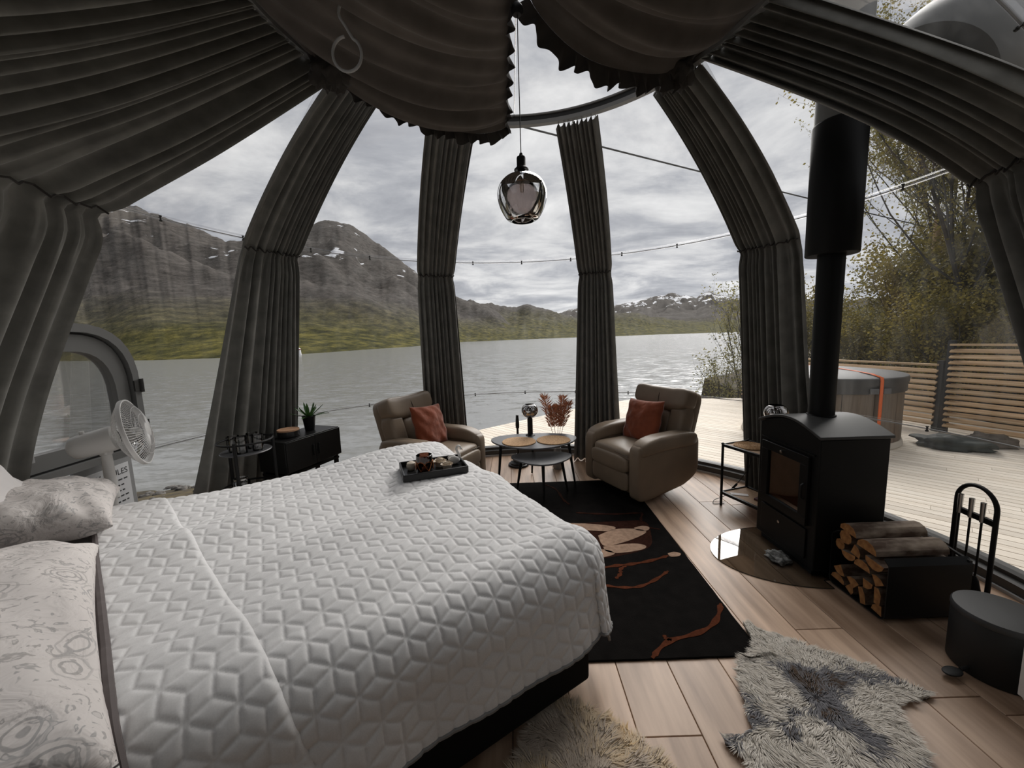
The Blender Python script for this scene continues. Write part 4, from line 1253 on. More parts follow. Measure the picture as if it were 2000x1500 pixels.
# ------------------------------------------------------------------ pedestal fan
def build_fan():
    c = Vector((-2.36, 2.42))
    c = Vector((-2.47, 2.27))
    f = empty('pedestal_fan', (c.x, c.y, 0), 0, label='white pedestal fan standing behind the pillows', cat='fan')
    wp = M['white_plastic']
    mb = MB(); mb.lathe([(0.0, 0.0), (0.17, 0.0), (0.175, 0.012), (0.155, 0.028), (0.05, 0.05), (0.03, 0.07), (0.0, 0.07)], (0, 0, 0), 36); mb.build('base', wp, f)
    mb = MB(); mb.lathe([(0.018, 0.06), (0.018, 0.72), (0.026, 0.73), (0.028, 0.80), (0.024, 0.98), (0.034, 1.0), (0.034, 1.03)], (0, 0, 0), 18); mb.build('pole', wp, f)
    mb = MB(); mb.lathe([(0.03, 0.70), (0.032, 0.705), (0.032, 0.735), (0.028, 0.74)], (0, 0, 0), 16); mb.build('collar', wp, f)
    ax = Vector((0.83, 0.52, 0.20)).normalized()
    q = Vector((0, 0, 1)).rotation_difference(ax).to_matrix()
    hc = Vector((0, 0, 1.06))
    gc = hc + ax * 0.105
    def T(v): return q @ Vector(v)
    # motor housing
    prof = [(0.0, -0.155), (0.040, -0.153), (0.062, -0.135), (0.070, -0.10), (0.073, -0.03), (0.076, 0.03), (0.074, 0.05), (0.0, 0.052)]
    mb = MB(); mb.lathe(prof, hc, 32, mat=q); mt = mb.build('motor_housing', wp, f)
    mb = MB(); mb.box(hc + Vector((0, 0, -0.06)), (0.05, 0.05, 0.06)); bevel(mb.build('neck_joint', wp, f), 0.01, 3)
    mb = MB(); mb.tube([hc + T((0, 0, -0.09)) + Vector((0, 0, 0.068)), hc + T((0, 0, -0.09)) + Vector((0, 0, 0.088))], 0.012, 10); mb.build('oscillation_knob', wp, mt)
    R = 0.205
    gw = mat('white_wire', (0.70, 0.69, 0.68), 0.4)
    def cage(name, zf, nrib):
        root = mobj(name, *(lambda m: (m.v, m.f))(MB().lathe([(R - 0.004, zf(1) - 0.006), (R + 0.004, zf(1) - 0.006), (R + 0.004, zf(1) + 0.006), (R - 0.004, zf(1) + 0.006)], gc, 48, mat=q, close=True)), gw, f)
        mb = MB()
        for k in range(nrib):
            a = 2 * PI * k / nrib
            pts = []
            for i in range(7):
                t = 0.2 + 0.8 * i / 6
                b = a + 0.22 * (1 - t)
                pts.append(gc + T((R * t * math.cos(b), R * t * math.sin(b), zf(t))))
            mb.tube(pts, 0.0014, 4, caps=False)
        for rr in (0.22, 0.5, 0.75):
            mb.tube([gc + T((R * rr * math.cos(2 * PI * k / 32), R * rr * math.sin(2 * PI * k / 32), zf(rr))) for k in range(32)], 0.0014, 4, closed=True)
        w = mb.build('cage_wires', gw, root); tag(w, kind='stuff')
        return root
    cage('front_cage', lambda t: 0.045 + 0.055 * (1 - t ** 3), 72)
    cage('back_cage', lambda t: 0.035 - 0.075 * (1 - t ** 3), 72)
    mb = MB(); mb.lathe([(0.0, 0.108), (0.03, 0.106), (0.042, 0.10), (0.042, 0.096), (0.0, 0.096)][::-1], gc, 24, mat=q); mb.build('cage_badge', wp, f)
    mb = MB(); mb.lathe([(0.0, 0.07), (0.02, 0.068), (0.03, 0.05), (0.032, 0.01), (0.0, 0.01)][::-1], gc, 20, mat=q); mb.build('hub', wp, f)
    bm = glass_sheet('translucent_blade', (0.72, 0.72, 0.72), 1.0, 0.6)
    for k in range(3):
        a0 = 2 * PI * k / 3 + 0.5
        P = []
        for i in range(9):
            t = i / 8
            r = 0.028 + 0.150 * t
            row = []
            for j in range(7):
                u = -1 + j / 3
                wdt = 0.35 + 0.30 * math.sin(PI * min(1, t * 0.62 + 0.1))
                a = a0 + u * wdt + 0.25 * t
                row.append(gc + T((r * math.cos(a), r * math.sin(a), 0.035 + 0.022 * u)))
            P.append(row)
        mb = MB(); mb.grid(P); mb.build('blade', bm, f, ang=None)
build_fan()

def build_sign():
    # notice on a grey stand outside the glass, behind the fan
    a, b = -80.5, 3.08
    c = Vector((-3.02, 2.74, 0))
    rz = math.radians(97)
    zg = ground_z(c.x, c.y)
    s = empty('notice_board', (c.x, c.y, zg), rz, label='white printed rules notice in a grey frame outside behind the fan', cat='sign')
    H = -zg
    gm = mat('grey_board', (0.24, 0.24, 0.24), 0.6)
    mb = MB(); mb.box((0, 0, H + 0.56), (0.46, 0.02, 0.44)); bevel(mb.build('frame', gm, s), 0.004)
    mb = MB(); mb.box((0, -0.0115, H + 0.55), (0.38, 0.003, 0.36)); mb.build('paper', mat('printed_paper', (0.62, 0.62, 0.63), 0.7), s, smooth=False)
    for x in (-0.18, 0.18):
        mb = MB(); mb.box((x, 0.03, (H + 0.35) / 2), (0.04, 0.03, H + 0.35)); mb.build('post', gm, s)
    ink = mat('black_ink', (0.02, 0.02, 0.02), 0.7)
    def text(t, x, z, size):
        cu = bpy.data.curves.new('lettering', 'FONT'); cu.body = t; cu.size = size; cu.extrude = 0.0004; cu.align_x = 'LEFT'
        tmp = bpy.data.objects.new('tmp', cu); COL.objects.link(tmp)
        dg = bpy.context.evaluated_depsgraph_get()
        me = bpy.data.meshes.new_from_object(tmp.evaluated_get(dg))
        bpy.data.objects.remove(tmp)
        me.materials.clear(); me.materials.append(ink)
        o = bpy.data.objects.new('lettering', me); COL.objects.link(o); o.parent = s
        o.location = (x, -0.0135, z); o.rotation_euler = (PI / 2, 0, 0)
    text('LOV', -0.165, H + 0.655, 0.062)
    text('RULES', 0.005, H + 0.655, 0.062)
    r4 = random.Random(2)
    for k in range(5):
        x = -0.12
        while x < 0.14:
            w = 0.012 + 0.03 * r4.random()
            mb = MB(); mb.box((x + w / 2, -0.0135, H + 0.615 - 0.042 * k), (w, 0.0006, 0.010)); mb.build('print_line', ink, s, smooth=False)
            x += w + 0.012
    return s
build_sign()
# ================================================================== SEATING
def build_recliner(label, loc, rz, group):
    """faces local -y; x is its width"""
    r = empty('recliner', loc, rz, label=label, cat='armchair', group=group)
    lm = M['leather']
    pipe = mat('leather_piping', (0.075, 0.05, 0.035), 0.6)
    W, D = 0.80, 0.84
    # base skirt with upswept bottom at the back
    def skirt(p):
        q = Vector(p)
        if q.z < 0: q.z += 0.10 * max(0, q.y / 0.4) ** 1.5
        return q
    mb = MB(); mb.sq((0, 0.02, 0.20), (0.56, 0.76, 0.30), (0.16, 0.16), 28, 14, fn=skirt); mb.build('body', lm, r)
    mb = MB(); mb.lathe([(0.0, 0.0), (0.24, 0.0), (0.25, 0.015), (0.22, 0.03), (0.05, 0.035), (0.05, 0.10), (0.0, 0.10)], (0, 0.02, 0), 32); mb.build('swivel_base', M['black'], r)
    # arms: upright padded slabs with a rolled cap that droops forwards
    for s in (-1, 1):
        def af(p):
            q = Vector(p)
            if q.z < 0: q.z += 0.13 * max(0, (q.y) / 0.38) ** 1.4
            if q.y < -0.2: q.x += 0
            q.z -= 0.02 * max(0, -q.y / 0.40) ** 2
            return q
        mb = MB(); mb.sq((s * 0.335, -0.01, 0.31), (0.135, 0.80, 0.54), (0.22, 0.20), 28, 18, fn=af); arm = mb.build('arm', lm, r)
        def cf(p):
            q = Vector(p); q.z -= 0.05 * max(0, -q.y / 0.36) ** 2.5; q.z -= 0.015 * max(0, q.y / 0.36) ** 2
            return q
        mb = MB(); mb.sq((s * 0.340, -0.01, 0.555), (0.175, 0.74, 0.15), (0.5, 0.35), 26, 16, fn=cf); mb.build('arm_cap', lm, arm)
    # seat cushion and footrest flap
    def sf(p):
        q = Vector(p); q.z += 0.018 * math.cos(q.x * 5) if q.z > 0 else 0
        if q.y < -0.28 and q.z > 0: q.z -= 0.03 * ((-q.y - 0.28) / 0.1) ** 2
        return q
    mb = MB(); mb.sq((0, -0.08, 0.405), (0.545, 0.66, 0.15), (0.35, 0.22), 32, 16, fn=sf); seat = mb.build('seat', lm, r)
    mb = MB(); mb.sq((0, -0.385, 0.345), (0.535, 0.10, 0.17), (0.5, 0.3), 26, 14); ft = mb.build('seat_roll', lm, r)
    mb = MB(); mb.sq((0, -0.375, 0.185), (0.535, 0.09, 0.20), (0.35, 0.25), 26, 14); mb.build('footrest', lm, r)
    pts = [(-0.26 + 0.52 * k / 16, -0.40 + 0.01 * math.cos(k / 16 * PI), 0.435 + 0.012 * math.sin(k / 16 * PI)) for k in range(17)]
    mb = MB(); mb.tube(pts, 0.004, 6); mb.build('piping', pipe, seat)
    # back, leaning
    T = rotm('X', -17)
    o = Vector((0, 0.235, 0.42))
    def B(c): return o + T @ Vector(c)
    def wing(p):
        q = Vector(p); q.z += 0.004 * math.sin(q.z * 60 + q.x * 12) ; q.y += 0.004 * math.sin(q.z * 75); return q
    mb = MB(); mb.sq(B((0, 0.07, 0.29)), (0.66, 0.12, 0.62), (0.25, 0.25), 26, 18, rot=T); bk = mb.build('backrest', lm, r)
    for s in (-1, 1):
        mb = MB(); mb.sq(B((s * 0.245, -0.015, 0.22)), (0.185, 0.18, 0.44), (0.45, 0.4), 24, 26, rot=T, fn=wing); mb.build('back_wing', lm, bk)
    mb = MB(); mb.sq(B((0, -0.015, 0.19)), (0.32, 0.16, 0.36), (0.45, 0.35), 24, 16, rot=T); mb.build('lumbar_pad', lm, bk)
    def hd(p):
        q = Vector(p); q.z += 0.028 * (q.x / 0.34) ** 2 - 0.012; q.y -= 0.03 * (q.x / 0.34) ** 2
        q.z += 0.003 * math.sin(q.x * 70) * (1 if abs(q.x) < 0.08 else 0.3)
        return q
    mb = MB(); mb.sq(B((0, -0.02, 0.485)), (0.70, 0.20, 0.24), (0.5, 0.28), 40, 18, rot=T, fn=hd); mb.build('headrest', lm, bk)
    pts = [B((0.0, -0.122, 0.38)), B((0.004, -0.128, 0.43)), B((0.0, -0.13, 0.485)), B((-0.003, -0.122, 0.53)), B((0, -0.10, 0.57))]
    mb = MB(); mb.tube([catmull([Vector(p) for p in pts], k / 20) for k in range(21)], 0.0035, 6); mb.build('headrest_seam', pipe, bk)
    for z in (0.32, 0.40):
        pass
    return r
def place_recliner(label, fm, face, group):
    f = Vector(face).normalized()
    c = Vector(fm) - f * 0.42
    rz = math.atan2(f.y, f.x) + PI / 2
    return build_recliner(label, (c.x, c.y, 0.012 if False else 0.0), rz, group), c, f, rz
RR_, cR, fR, rzR = place_recliner('taupe leather recliner beside the wicker side table with a cushion', (0.93, 3.70, 0), (-0.90, -0.43, 0), 'recliners')
RL_, cL, fL, rzL = place_recliner('taupe leather recliner beside the black console with a cushion', (-0.48, 3.80, 0), (0.90, -0.44, 0), 'recliners')
RR_.location.z = 0.014

def cushion(label, c, rz, dx, tilt, roll, zc, dy):
    vs, fs = pillow_mesh(0.47, 0.45, 0.16, 3.0 + dx * 10, 0.014)
    o = mobj('cushion', vs, fs, M['rust'], None, ang=None); weld(o)
    p = Vector((dx, dy, zc)); p.rotate(Matrix.Rotation(rz, 3, 'Z'))
    o.location = (c.x + p.x, c.y + p.y, p.z)
    o.rotation_euler = (Matrix.Rotation(rz, 4, 'Z') @ Matrix.Rotation(math.radians(tilt), 4, 'X') @ Matrix.Rotation(math.radians(roll), 4, 'Z')).to_euler()
    return tag(o, label, 'cushion', 'rust cushions')
cushion('rust velvet cushion propped on the recliner beside the side table', cR, rzR, -0.02, 72, 3, 0.69, 0.05)
cushion('rust velvet cushion propped on the recliner beside the console', cL, rzL, 0.02, 72, -5, 0.69, 0.05)

# ------------------------------------------------------------------ nesting tables
def blob(w, d, tri, n=48, rot=0.0):
    pts = []
    for k in range(n):
        a = 2 * PI * k / n
        r = 1 + tri * math.cos(3 * (a + rot)) + tri * 0.12 * math.cos(6 * (a + rot))
        pts.append((w / 2 * r * math.cos(a), d / 2 * r * math.sin(a)))
    return pts
def build_table(label, c, z, pts, legs, edge=0.012):
    t = empty('coffee_table', (c[0], c[1], 0), label=label, cat='table', group='nesting tables')
    mb = MB(); mb.prism(pts, z - 0.016, z); bevel(mb.build('tabletop', M['tabletop'], t), 0.004)
    for (x0, y0), (x1, y1) in legs:
        zb = 0.0125
        mb = MB(); mb.tube([(x0, y0, z - 0.016), (x1, y1, zb)], [0.017, 0.010], 12); mb.build('leg', M['black'], t)
    mb = MB()
    m = len(legs)
    for k in range(m):
        a, b = legs[k][0], legs[(k + 1) % m][0]
        mb.tube([(a[0], a[1], z - 0.024), (b[0], b[1], z - 0.024)], 0.008, 6)
    mb.build('apron', M['black'], t)
    return t
build_table('large rounded anthracite coffee table holding two cork mats', (0.22, 4.08), 0.48, blob(0.93, 0.62, 0.07, rot=PI / 2),
            [((-0.36, -0.10), (-0.40, -0.13)), ((0.36, -0.10), (0.42, -0.14)), ((0.0, 0.20), (-0.02, 0.26))])
build_table('small rounded anthracite coffee table nested under the larger one', (0.275, 3.76), 0.385, blob(0.60, 0.42, 0.10, rot=PI / 2 * -1 + PI),
            [((-0.20, 0.06), (-0.26, 0.06)), ((0.20, 0.04), (0.26, 0.03)), ((0.0, -0.15), (0.0, -0.19))])
def disc(name, label, cat, c, r, z, h, m, group=None, n=44, rim=None):
    root = mobj(name, *(lambda q: (q.v, q.f))(MB().lathe([(0.0, 0), (r - 0.004, 0), (r, h * 0.4), (r - 0.003, h), (0.0, h)], (0, 0, 0), n)), m, None, loc=(c[0], c[1], z))
    return tag(root, label, cat, group)
disc('placemat', 'round cork mat on the coffee table next to the pampas grass', 'placemat', (0.425, 4.03), 0.182, 0.4805, 0.009, M['cork'])
disc('placemat', 'round cork mat on the coffee table below the globe lamp', 'placemat', (0.055, 4.01), 0.182, 0.4805, 0.009, M['cork'])

def globe_lamp(name, label, loc, h, rg):
    l = empty(name, loc, label=label, cat='table lamp')
    mb = MB(); mb.lathe([(0.0, 0.0), (0.052, 0.0), (0.054, 0.006), (0.034, 0.010), (0.030, 0.014), (0.030, h - 0.02), (0.026, h), (0.0, h)], (0, 0, 0), 28); mb.build('stem', M['black'], l)
    prof = []
    for k in range(19):
        t = -1.2 + 2.15 * k / 18
        prof.append((max(rg * math.cos(t), 0.02), h + rg * 0.86 + rg * 0.93 * math.sin(t)))
    mb = MB(); mb.lathe(prof + [(r - 0.003, z) for r, z in prof[::-1]], (0, 0, 0), 40, close=True); mb.build('globe_shade', M['chrome'], l, ang=60)
    mb = MB(); mb.lathe([(0.0, h), (0.018, h), (0.02, h + 0.03), (0.014, h + 0.06), (0.0, h + 0.065)], (0, 0, 0), 14); mb.build('bulb', M['white_plastic'], l)
    return l
globe_lamp('table_lamp', 'mirrored globe lamp on a black stem behind the cork mats', (0.19, 4.28, 0.4805), 0.205, 0.094)
# thin handle ring on the lamp tray
def build_pedestal():
    p = empty('pedestal_stand', (0.05, 4.66, 0.0), label='black turned pedestal stand on the floor behind the coffee tables', cat='stand')
    mb = MB(); mb.lathe([(0.0, 0.0), (0.125, 0.0), (0.13, 0.012), (0.125, 0.024), (0.105, 0.03), (0.105, 0.042), (0.075, 0.05), (0.06, 0.07), (0.055, 0.13), (0.03, 0.15), (0.0, 0.15)], (0, 0, 0), 32); mb.build('foot', M['blackwood'], p)
    mb = MB(); mb.lathe([(0.016, 0.148), (0.014, 0.47), (0.022, 0.48), (0.024, 0.52), (0.016, 0.64), (0.0, 0.642)], (0, 0, 0), 20); mb.build('column', M['blackwood'], p)
build_pedestal()

def build_pampas():
    p = empty('pampas_vase', (0.52, 4.50, 0.0), label='rust dried pampas grass in a grey glass vase behind the coffee table', cat='dried flowers')
    mb = MB(); mb.lathe([(0.0, 0.0), (0.05, 0.0), (0.06, 0.02), (0.06, 0.16), (0.05, 0.20), (0.04, 0.24), (0.043, 0.26), (0.039, 0.26), (0.036, 0.24), (0.055, 0.16), (0.055, 0.02), (0.0, 0.01)], (0, 0, 0), 28)
    mb.build('vase', mat('grey_glass_vase', (0.25, 0.25, 0.25), 0.15, spec=0.6), p)
    pm = mat('rust_plume', (0.50, 0.235, 0.13), 0.9, var=(30, 0.4))
    sm = mat('pale_stem', (0.42, 0.33, 0.22), 0.8)
    r5 = random.Random(4)
    for k, (dx, dy, h, sp) in enumerate(((-0.12, 0.01, 0.82, 0.30), (-0.055, -0.03, 0.70, 0.3), (0.075, 0.02, 0.80, 0.32), (0.02, -0.02, 0.70, 0.30), (0.12, -0.02, 0.74, 0.3))):
        pts = [Vector((0.008 * k - 0.016, 0, 0.02)), Vector((dx * 0.25, dy * 0.3, 0.30)), Vector((dx * 0.7, dy, 0.58)), Vector((dx * 1.2, dy, h + 0.06))]
        mb = MB(); mb.tube([catmull(pts, q / 16) for q in range(17)], 0.0028, 5); st = mb.build('stem', sm, p)
        mb = MB()
        for q in range(170):
            t = 0.58 + 0.42 * (q / 170)
            b = catmull(pts, t)
            a = q * 2.4 + r5.random()
            env = 0.085 * math.sin(PI * min(1, (t - 0.50) / 0.62)) ** 0.8 + 0.014
            d = Vector((math.cos(a), math.sin(a) * 0.8, 0.45 + 0.7 * r5.random())).normalized()
            L = env * (0.7 + 0.6 * r5.random())
            s = d.orthogonal().normalized() * 0.0052
            e = b + d * L
            mid = b + d * L * 0.5 + s * 1.1
            mb.add([b, b + d * L * 0.5 - s, e, mid], [(0, 1, 2, 3)])
        o = mb.build('plume', pm, p, smooth=False); tag(o, kind='stuff')
build_pampas()

# ------------------------------------------------------------------ console, trolley and their things
def build_console():
    A, B = Vector((-1.69, 3.64, 0)), Vector((-1.905, 3.0, 0))
    d = (A - B).normalized(); nrm = Vector((-d.y, d.x, 0))
    L, D = 0.60, 0.30
    c = A - d * L / 2 + nrm * (D / 2)
    rz = math.atan2(d.y, d.x)
    t = empty('console', (c.x, c.y, 0), rz, label='black low console cabinet by the curtain holding a potted plant', cat='cabinet')
    mb = MB(); mb.box((0, 0, 0.665), (L, D, 0.27)); bevel(mb.build('body', M['blackwood'], t), 0.003)
    for s in (-1, 1):
        mb = MB(); mb.box((s * L / 4, -D / 2 - 0.008, 0.665), (L / 2 - 0.006, 0.016, 0.255)); dr = mb.build('door', M['blackwood'], t); bevel(dr, 0.002)
        mb = MB(); mb.box((s * 0.03, -D / 2 - 0.022, 0.665), (0.008, 0.012, 0.10)); bevel(mb.build('handle', M['black'], dr), 0.002)
    for x in (-1, 1):
        for y in (-1, 1):
            mb = MB(); mb.box((x * (L / 2 - 0.03), y * (D / 2 - 0.03), 0.265), (0.03, 0.03, 0.53)); mb.build('leg', M['blackwood'], t)
    mb = MB(); mb.box((0, 0, 0.50), (L - 0.02, D - 0.02, 0.018)); mb.build('lower_rail', M['blackwood'], t)
    R = Matrix.Rotation(rz, 3, 'Z')
    def at(x, y, z): v = R @ Vector((x, y, 0)); return Vector((c.x + v.x, c.y + v.y, z))
    # plant
    P = at(0.115, 0.005, 0.8005)
    pl = empty('potted_plant', P, label='small green succulent in a black pot on the console', cat='plant')
    mb = MB(); mb.lathe([(0.0, 0.0), (0.040, 0.0), (0.056, 0.125), (0.060, 0.13), (0.058, 0.136), (0.052, 0.134), (0.050, 0.12), (0.0, 0.115)], (0, 0, 0), 28); mb.build('pot', M['blackwood'], pl)
    gm = two_tone('succulent_leaf', (0.025, 0.085, 0.018), (0.07, 0.18, 0.035), 14, 0.3, 0.7, 0.45)
    r6 = random.Random(11)
    for k in range(17):
        a = k * 2.399 + 0.3; ring = k / 17
        el = math.radians(72 - 70 * ring); Lf = 0.10 + 0.075 * ring + 0.02 * r6.random()
        P2 = []
        for i in range(8):
            v = i / 7
            rr = Lf * v * math.cos(el) + 0.012
            zz = 0.12 + Lf * v * math.sin(el) + 0.03 * v * v * (1 - ring) - 0.02 * v * v * ring
            wd = 0.017 * (0.55 + 1.5 * v) * (1 - v) ** 0.75 + 0.0006
            row = []
            for u in (-1, -0.4, 0.4, 1):
                row.append((rr * math.cos(a) - wd * u * math.sin(a), rr * math.sin(a) + wd * u * math.cos(a), zz + 0.006 * u * u))
            P2.append(row)
        mb = MB(); mb.grid(P2); mb.build('leaf', gm, pl, ang=None)
    # wood-lidded canister
    q = at(-0.12, 0.0, 0.8005)
    k = empty('canister', q, label='round black canister with a pale wooden lid on the console', cat='canister')
    mb = MB(); mb.lathe([(0.0, 0.0), (0.082, 0.0), (0.086, 0.004), (0.086, 0.052), (0.0, 0.052)], (0, 0, 0), 36); mb.build('box', M['blackwood'], k)
    mb = MB(); mb.lathe([(0.0, 0.052), (0.086, 0.052), (0.088, 0.056), (0.086, 0.066), (0.0, 0.068)], (0, 0, 0), 36); mb.build('lid', M['lid_wood'], k)
build_console()

def build_trolley():
    c = ony(480, 870, 2.86); c = Vector((c.x, 2.86))
    t = empty('bar_trolley', (c.x, c.y, 0), 0.35, label='round black two tier bar trolley holding glasses', cat='trolley')
    R = 0.165
    zt, zr = 0.80, 0.885
    for z in (zt, 0.44):
        mb = MB(); mb.lathe([(0.0, z), (R, z), (R + 0.004, z + 0.005), (R, z + 0.010), (0.0, z + 0.010)], (0, 0, 0), 44); mb.build('tray', M['tabletop'] if z > 0.7 else M['blackwood'], t)
        mb = MB(); mb.tube([((R + 0.012) * math.cos(2 * PI * k / 44), (R + 0.012) * math.sin(2 * PI * k / 44), z + 0.085) for k in range(44)], 0.008, 8, closed=True); mb.build('guard_ring', M['black'], t)
    for k in range(3):
        a = 2 * PI * k / 3 + 0.4
        mb = MB(); mb.tube([((R + 0.014) * math.cos(a), (R + 0.014) * math.sin(a), 0.05), ((R + 0.014) * math.cos(a), (R + 0.014) * math.sin(a), zr + 0.02)], 0.012, 10); mb.build('upright', M['black'], t)
        mb = MB(); mb.sq(((R + 0.014) * math.cos(a), (R + 0.014) * math.sin(a), 0.027), (0.03, 0.05, 0.052), (0.9, 0.9), 14, 10); mb.build('castor', M['black'], t)
    gz = zt + 0.0105
    for k, (dx, dy, lab) in enumerate(((-0.06, -0.04, 'straight clear tumbler on the bar trolley nearest its rail'), (0.03, -0.09, 'straight clear tumbler on the bar trolley beside a coppery reflection'), (0.02, 0.05, 'straight clear tumbler in the middle of the bar trolley'), (0.10, -0.01, 'straight clear tumbler on the bar trolley beside the console'))):
        g = empty('tumbler', (c.x + dx, c.y + dy, gz), label='straight clear tumbler standing on the upper tray of the bar trolley', cat='glass', group='tumblers on the trolley')
        prof = [(0.0, 0.0), (0.034, 0.0), (0.037, 0.004), (0.039, 0.12), (0.0375, 0.12), (0.0345, 0.012), (0.0, 0.010)]
        mb = MB(); mb.lathe(prof, (0, 0, 0), 28); mb.build('glass', M['drink_glass'], g)
    # jar on the lower tray
    j = empty('glass_jar', (c.x - 0.03, c.y - 0.05, 0.4505), label='clear glass jar with a metal rim on the lower trolley tray', cat='jar')
    mb = MB(); mb.lathe([(0.0, 0.0), (0.05, 0.0), (0.056, 0.01), (0.056, 0.13), (0.046, 0.15), (0.043, 0.15), (0.053, 0.13), (0.053, 0.012), (0.0, 0.008)], (0, 0, 0), 28); mb.build('glass', M['drink_glass'], j)
    mb = MB(); mb.lathe([(0.044, 0.146), (0.049, 0.146), (0.049, 0.158), (0.044, 0.158)], (0, 0, 0), 28, close=True); mb.build('rim', M['steel'], j)
    r7 = random.Random(5)
    for k in range(9):
        a = r7.random() * 6.28; rr = 0.032 * math.sqrt(r7.random()); s = 0.022
        mb = MB(); mb.box((rr * math.cos(a), rr * math.sin(a), 0.022 + 0.009 * k), (s, s, s), rot=rotm('X', r7.random() * 90) @ rotm('Z', r7.random() * 90)); mb.build('sugar_cube', M['steel'], j, smooth=False)
build_trolley()
# ================================================================== RUG AND SKINS
def build_rug():
    x0, x1, y0, y1 = -0.42, 1.19, 1.705, 4.05
    c = ((x0 + x1) / 2, (y0 + y1) / 2)
    rg = empty('rug', (c[0], c[1], 0), label='black rug with beige flowers and rust vines in front of the bed', cat='rug')
    n, m = 30, 40
    P = []
    pts = []
    r = random.Random(1)
    def outline():
        o = []
        for k in range(24): o.append((x0 + (x1 - x0) * k / 24, y0))
        for k in range(34): o.append((x1 + 0.04 * k / 34, y0 + (y1 - y0) * k / 34))
        for k in range(24): o.append((x1 + 0.04 - (x1 + 0.04 - x0) * k / 24, y1))
        for k in range(34): o.append((x0, y1 - (y1 - y0) * k / 34))
        return [(a - c[0] + 0.004 * (r.random() - .5), b - c[1] + 0.004 * (r.random() - .5)) for a, b in o]
    mb = MB(); mb.prism(outline(), 0.0005, 0.0105); bevel(mb.build('pile', M['rug'], rg), 0.004)
    # carved motifs, sheared a little proud of the ground pile; outlines follow the picture on the floor plane
    def g(x, y): p = onz(x, y, 0.0125); return (p.x - c[0], p.y - c[1])
    def flat(name, px, m, z=0.0135):
        q = [Vector((*g(x, y), 0)) for x, y in px]; q.append(q[0])
        sm = [catmull(q, k / 60) for k in range(60)]
        a = sum(sm[i].x * sm[(i + 1) % 60].y - sm[(i + 1) % 60].x * sm[i].y for i in range(60))
        if a < 0: sm = sm[::-1]
        mb = MB(); mb.prism([(p.x, p.y) for p in sm], 0.0102, z); return mb.build(name, m, rg)
    def vine(px, w, m, z=0.0128):
        q = [Vector((*g(x, y), 0)) for x, y in px]
        L = [catmull(q, k / 50) for k in range(51)]
        left, right = [], []
        for k in range(51):
            t = (L[min(k + 1, 50)] - L[max(k - 1, 0)]).normalized(); nn = Vector((-t.y, t.x, 0))
            ww = w * (0.75 + 0.25 * math.sin(k * 0.55)) * (1 if 2 < k < 48 else 0.5)
            left.append(L[k] + nn * ww); right.append(L[k] - nn * ww)
        vs = [(p.x, p.y, zz) for zz in (0.0102, z) for p in left] ; vs = []
        for p in left: vs.append((p.x, p.y, 0.0102))
        for p in left: vs.append((p.x, p.y, z))
        for p in right: vs.append((p.x, p.y, z))
        for p in right: vs.append((p.x, p.y, 0.0102))
        fs = []
        for k in range(50):
            for s in range(3): fs.append((s * 51 + k, s * 51 + k + 1, (s + 1) * 51 + k + 1, (s + 1) * 51 + k))
        return mobj('vine', vs, fs, m, rg)
    flat('flower_ground', [(1120, 1022), (1200, 1018), (1258, 1018), (1272, 1045), (1268, 1068), (1225, 1082), (1160, 1092), (1120, 1092)], M['rug_dark_red'], 0.0112)
    flat('petal', [(1100, 1022), (1150, 1023), (1200, 1029), (1190, 1037), (1150, 1036), (1100, 1034)], M['rug_cream'])
    flat('petal', [(1168, 1046), (1200, 1034), (1240, 1033), (1262, 1038), (1248, 1048), (1215, 1060), (1180, 1066)], M['rug_cream'])
    flat('petal', [(1238, 1031), (1255, 1027), (1268, 1030), (1264, 1036), (1246, 1036)], M['rug_cream'])
    flat('petal', [(1178, 1068), (1215, 1063), (1245, 1062), (1262, 1067), (1252, 1074), (1210, 1080), (1185, 1077)], M['rug_cream'])
    flat('petal', [(1105, 1045), (1140, 1043), (1160, 1052), (1158, 1062), (1120, 1064)], M['rug_cream'])
    flat('petal', [(1110, 1072), (1150, 1072), (1185, 1074), (1200, 1082), (1170, 1090), (1120, 1094)], M['rug_cream'])
    flat('bud', [(1304, 1081), (1316, 1078), (1329, 1081), (1326, 1086), (1310, 1087)], M['rug_cream'])
    vine([(1125, 1001), (1160, 1003), (1200, 1004), (1240, 1002), (1256, 1002)], 0.016, M['rug_dark_red'])
    vine([(1255, 1003), (1252, 1015), (1262, 1028), (1290, 1034)], 0.012, M['rug_dark_red'])
    vine([(1160, 1112), (1200, 1105), (1230, 1102), (1270, 1095), (1305, 1085)], 0.017, M['rug_red'])
    vine([(1222, 1104), (1212, 1112), (1212, 1120), (1203, 1130)], 0.015, M['rug_red'])
    vine([(1180, 1143), (1215, 1147), (1250, 1145), (1280, 1132), (1305, 1115)], 0.014, M['rug_red'])
    vine([(1408, 1178), (1405, 1195), (1398, 1212), (1380, 1228), (1350, 1240), (1312, 1250), (1290, 1265), (1274, 1285)], 0.017, M['rug_red'])
    vine([(1312, 1250), (1300, 1246), (1298, 1240)], 0.012, M['rug_red'])
    vine([(1060, 945), (1085, 955), (1100, 975), (1112, 985)], 0.014, M['rug_dark_red'])
build_rug()

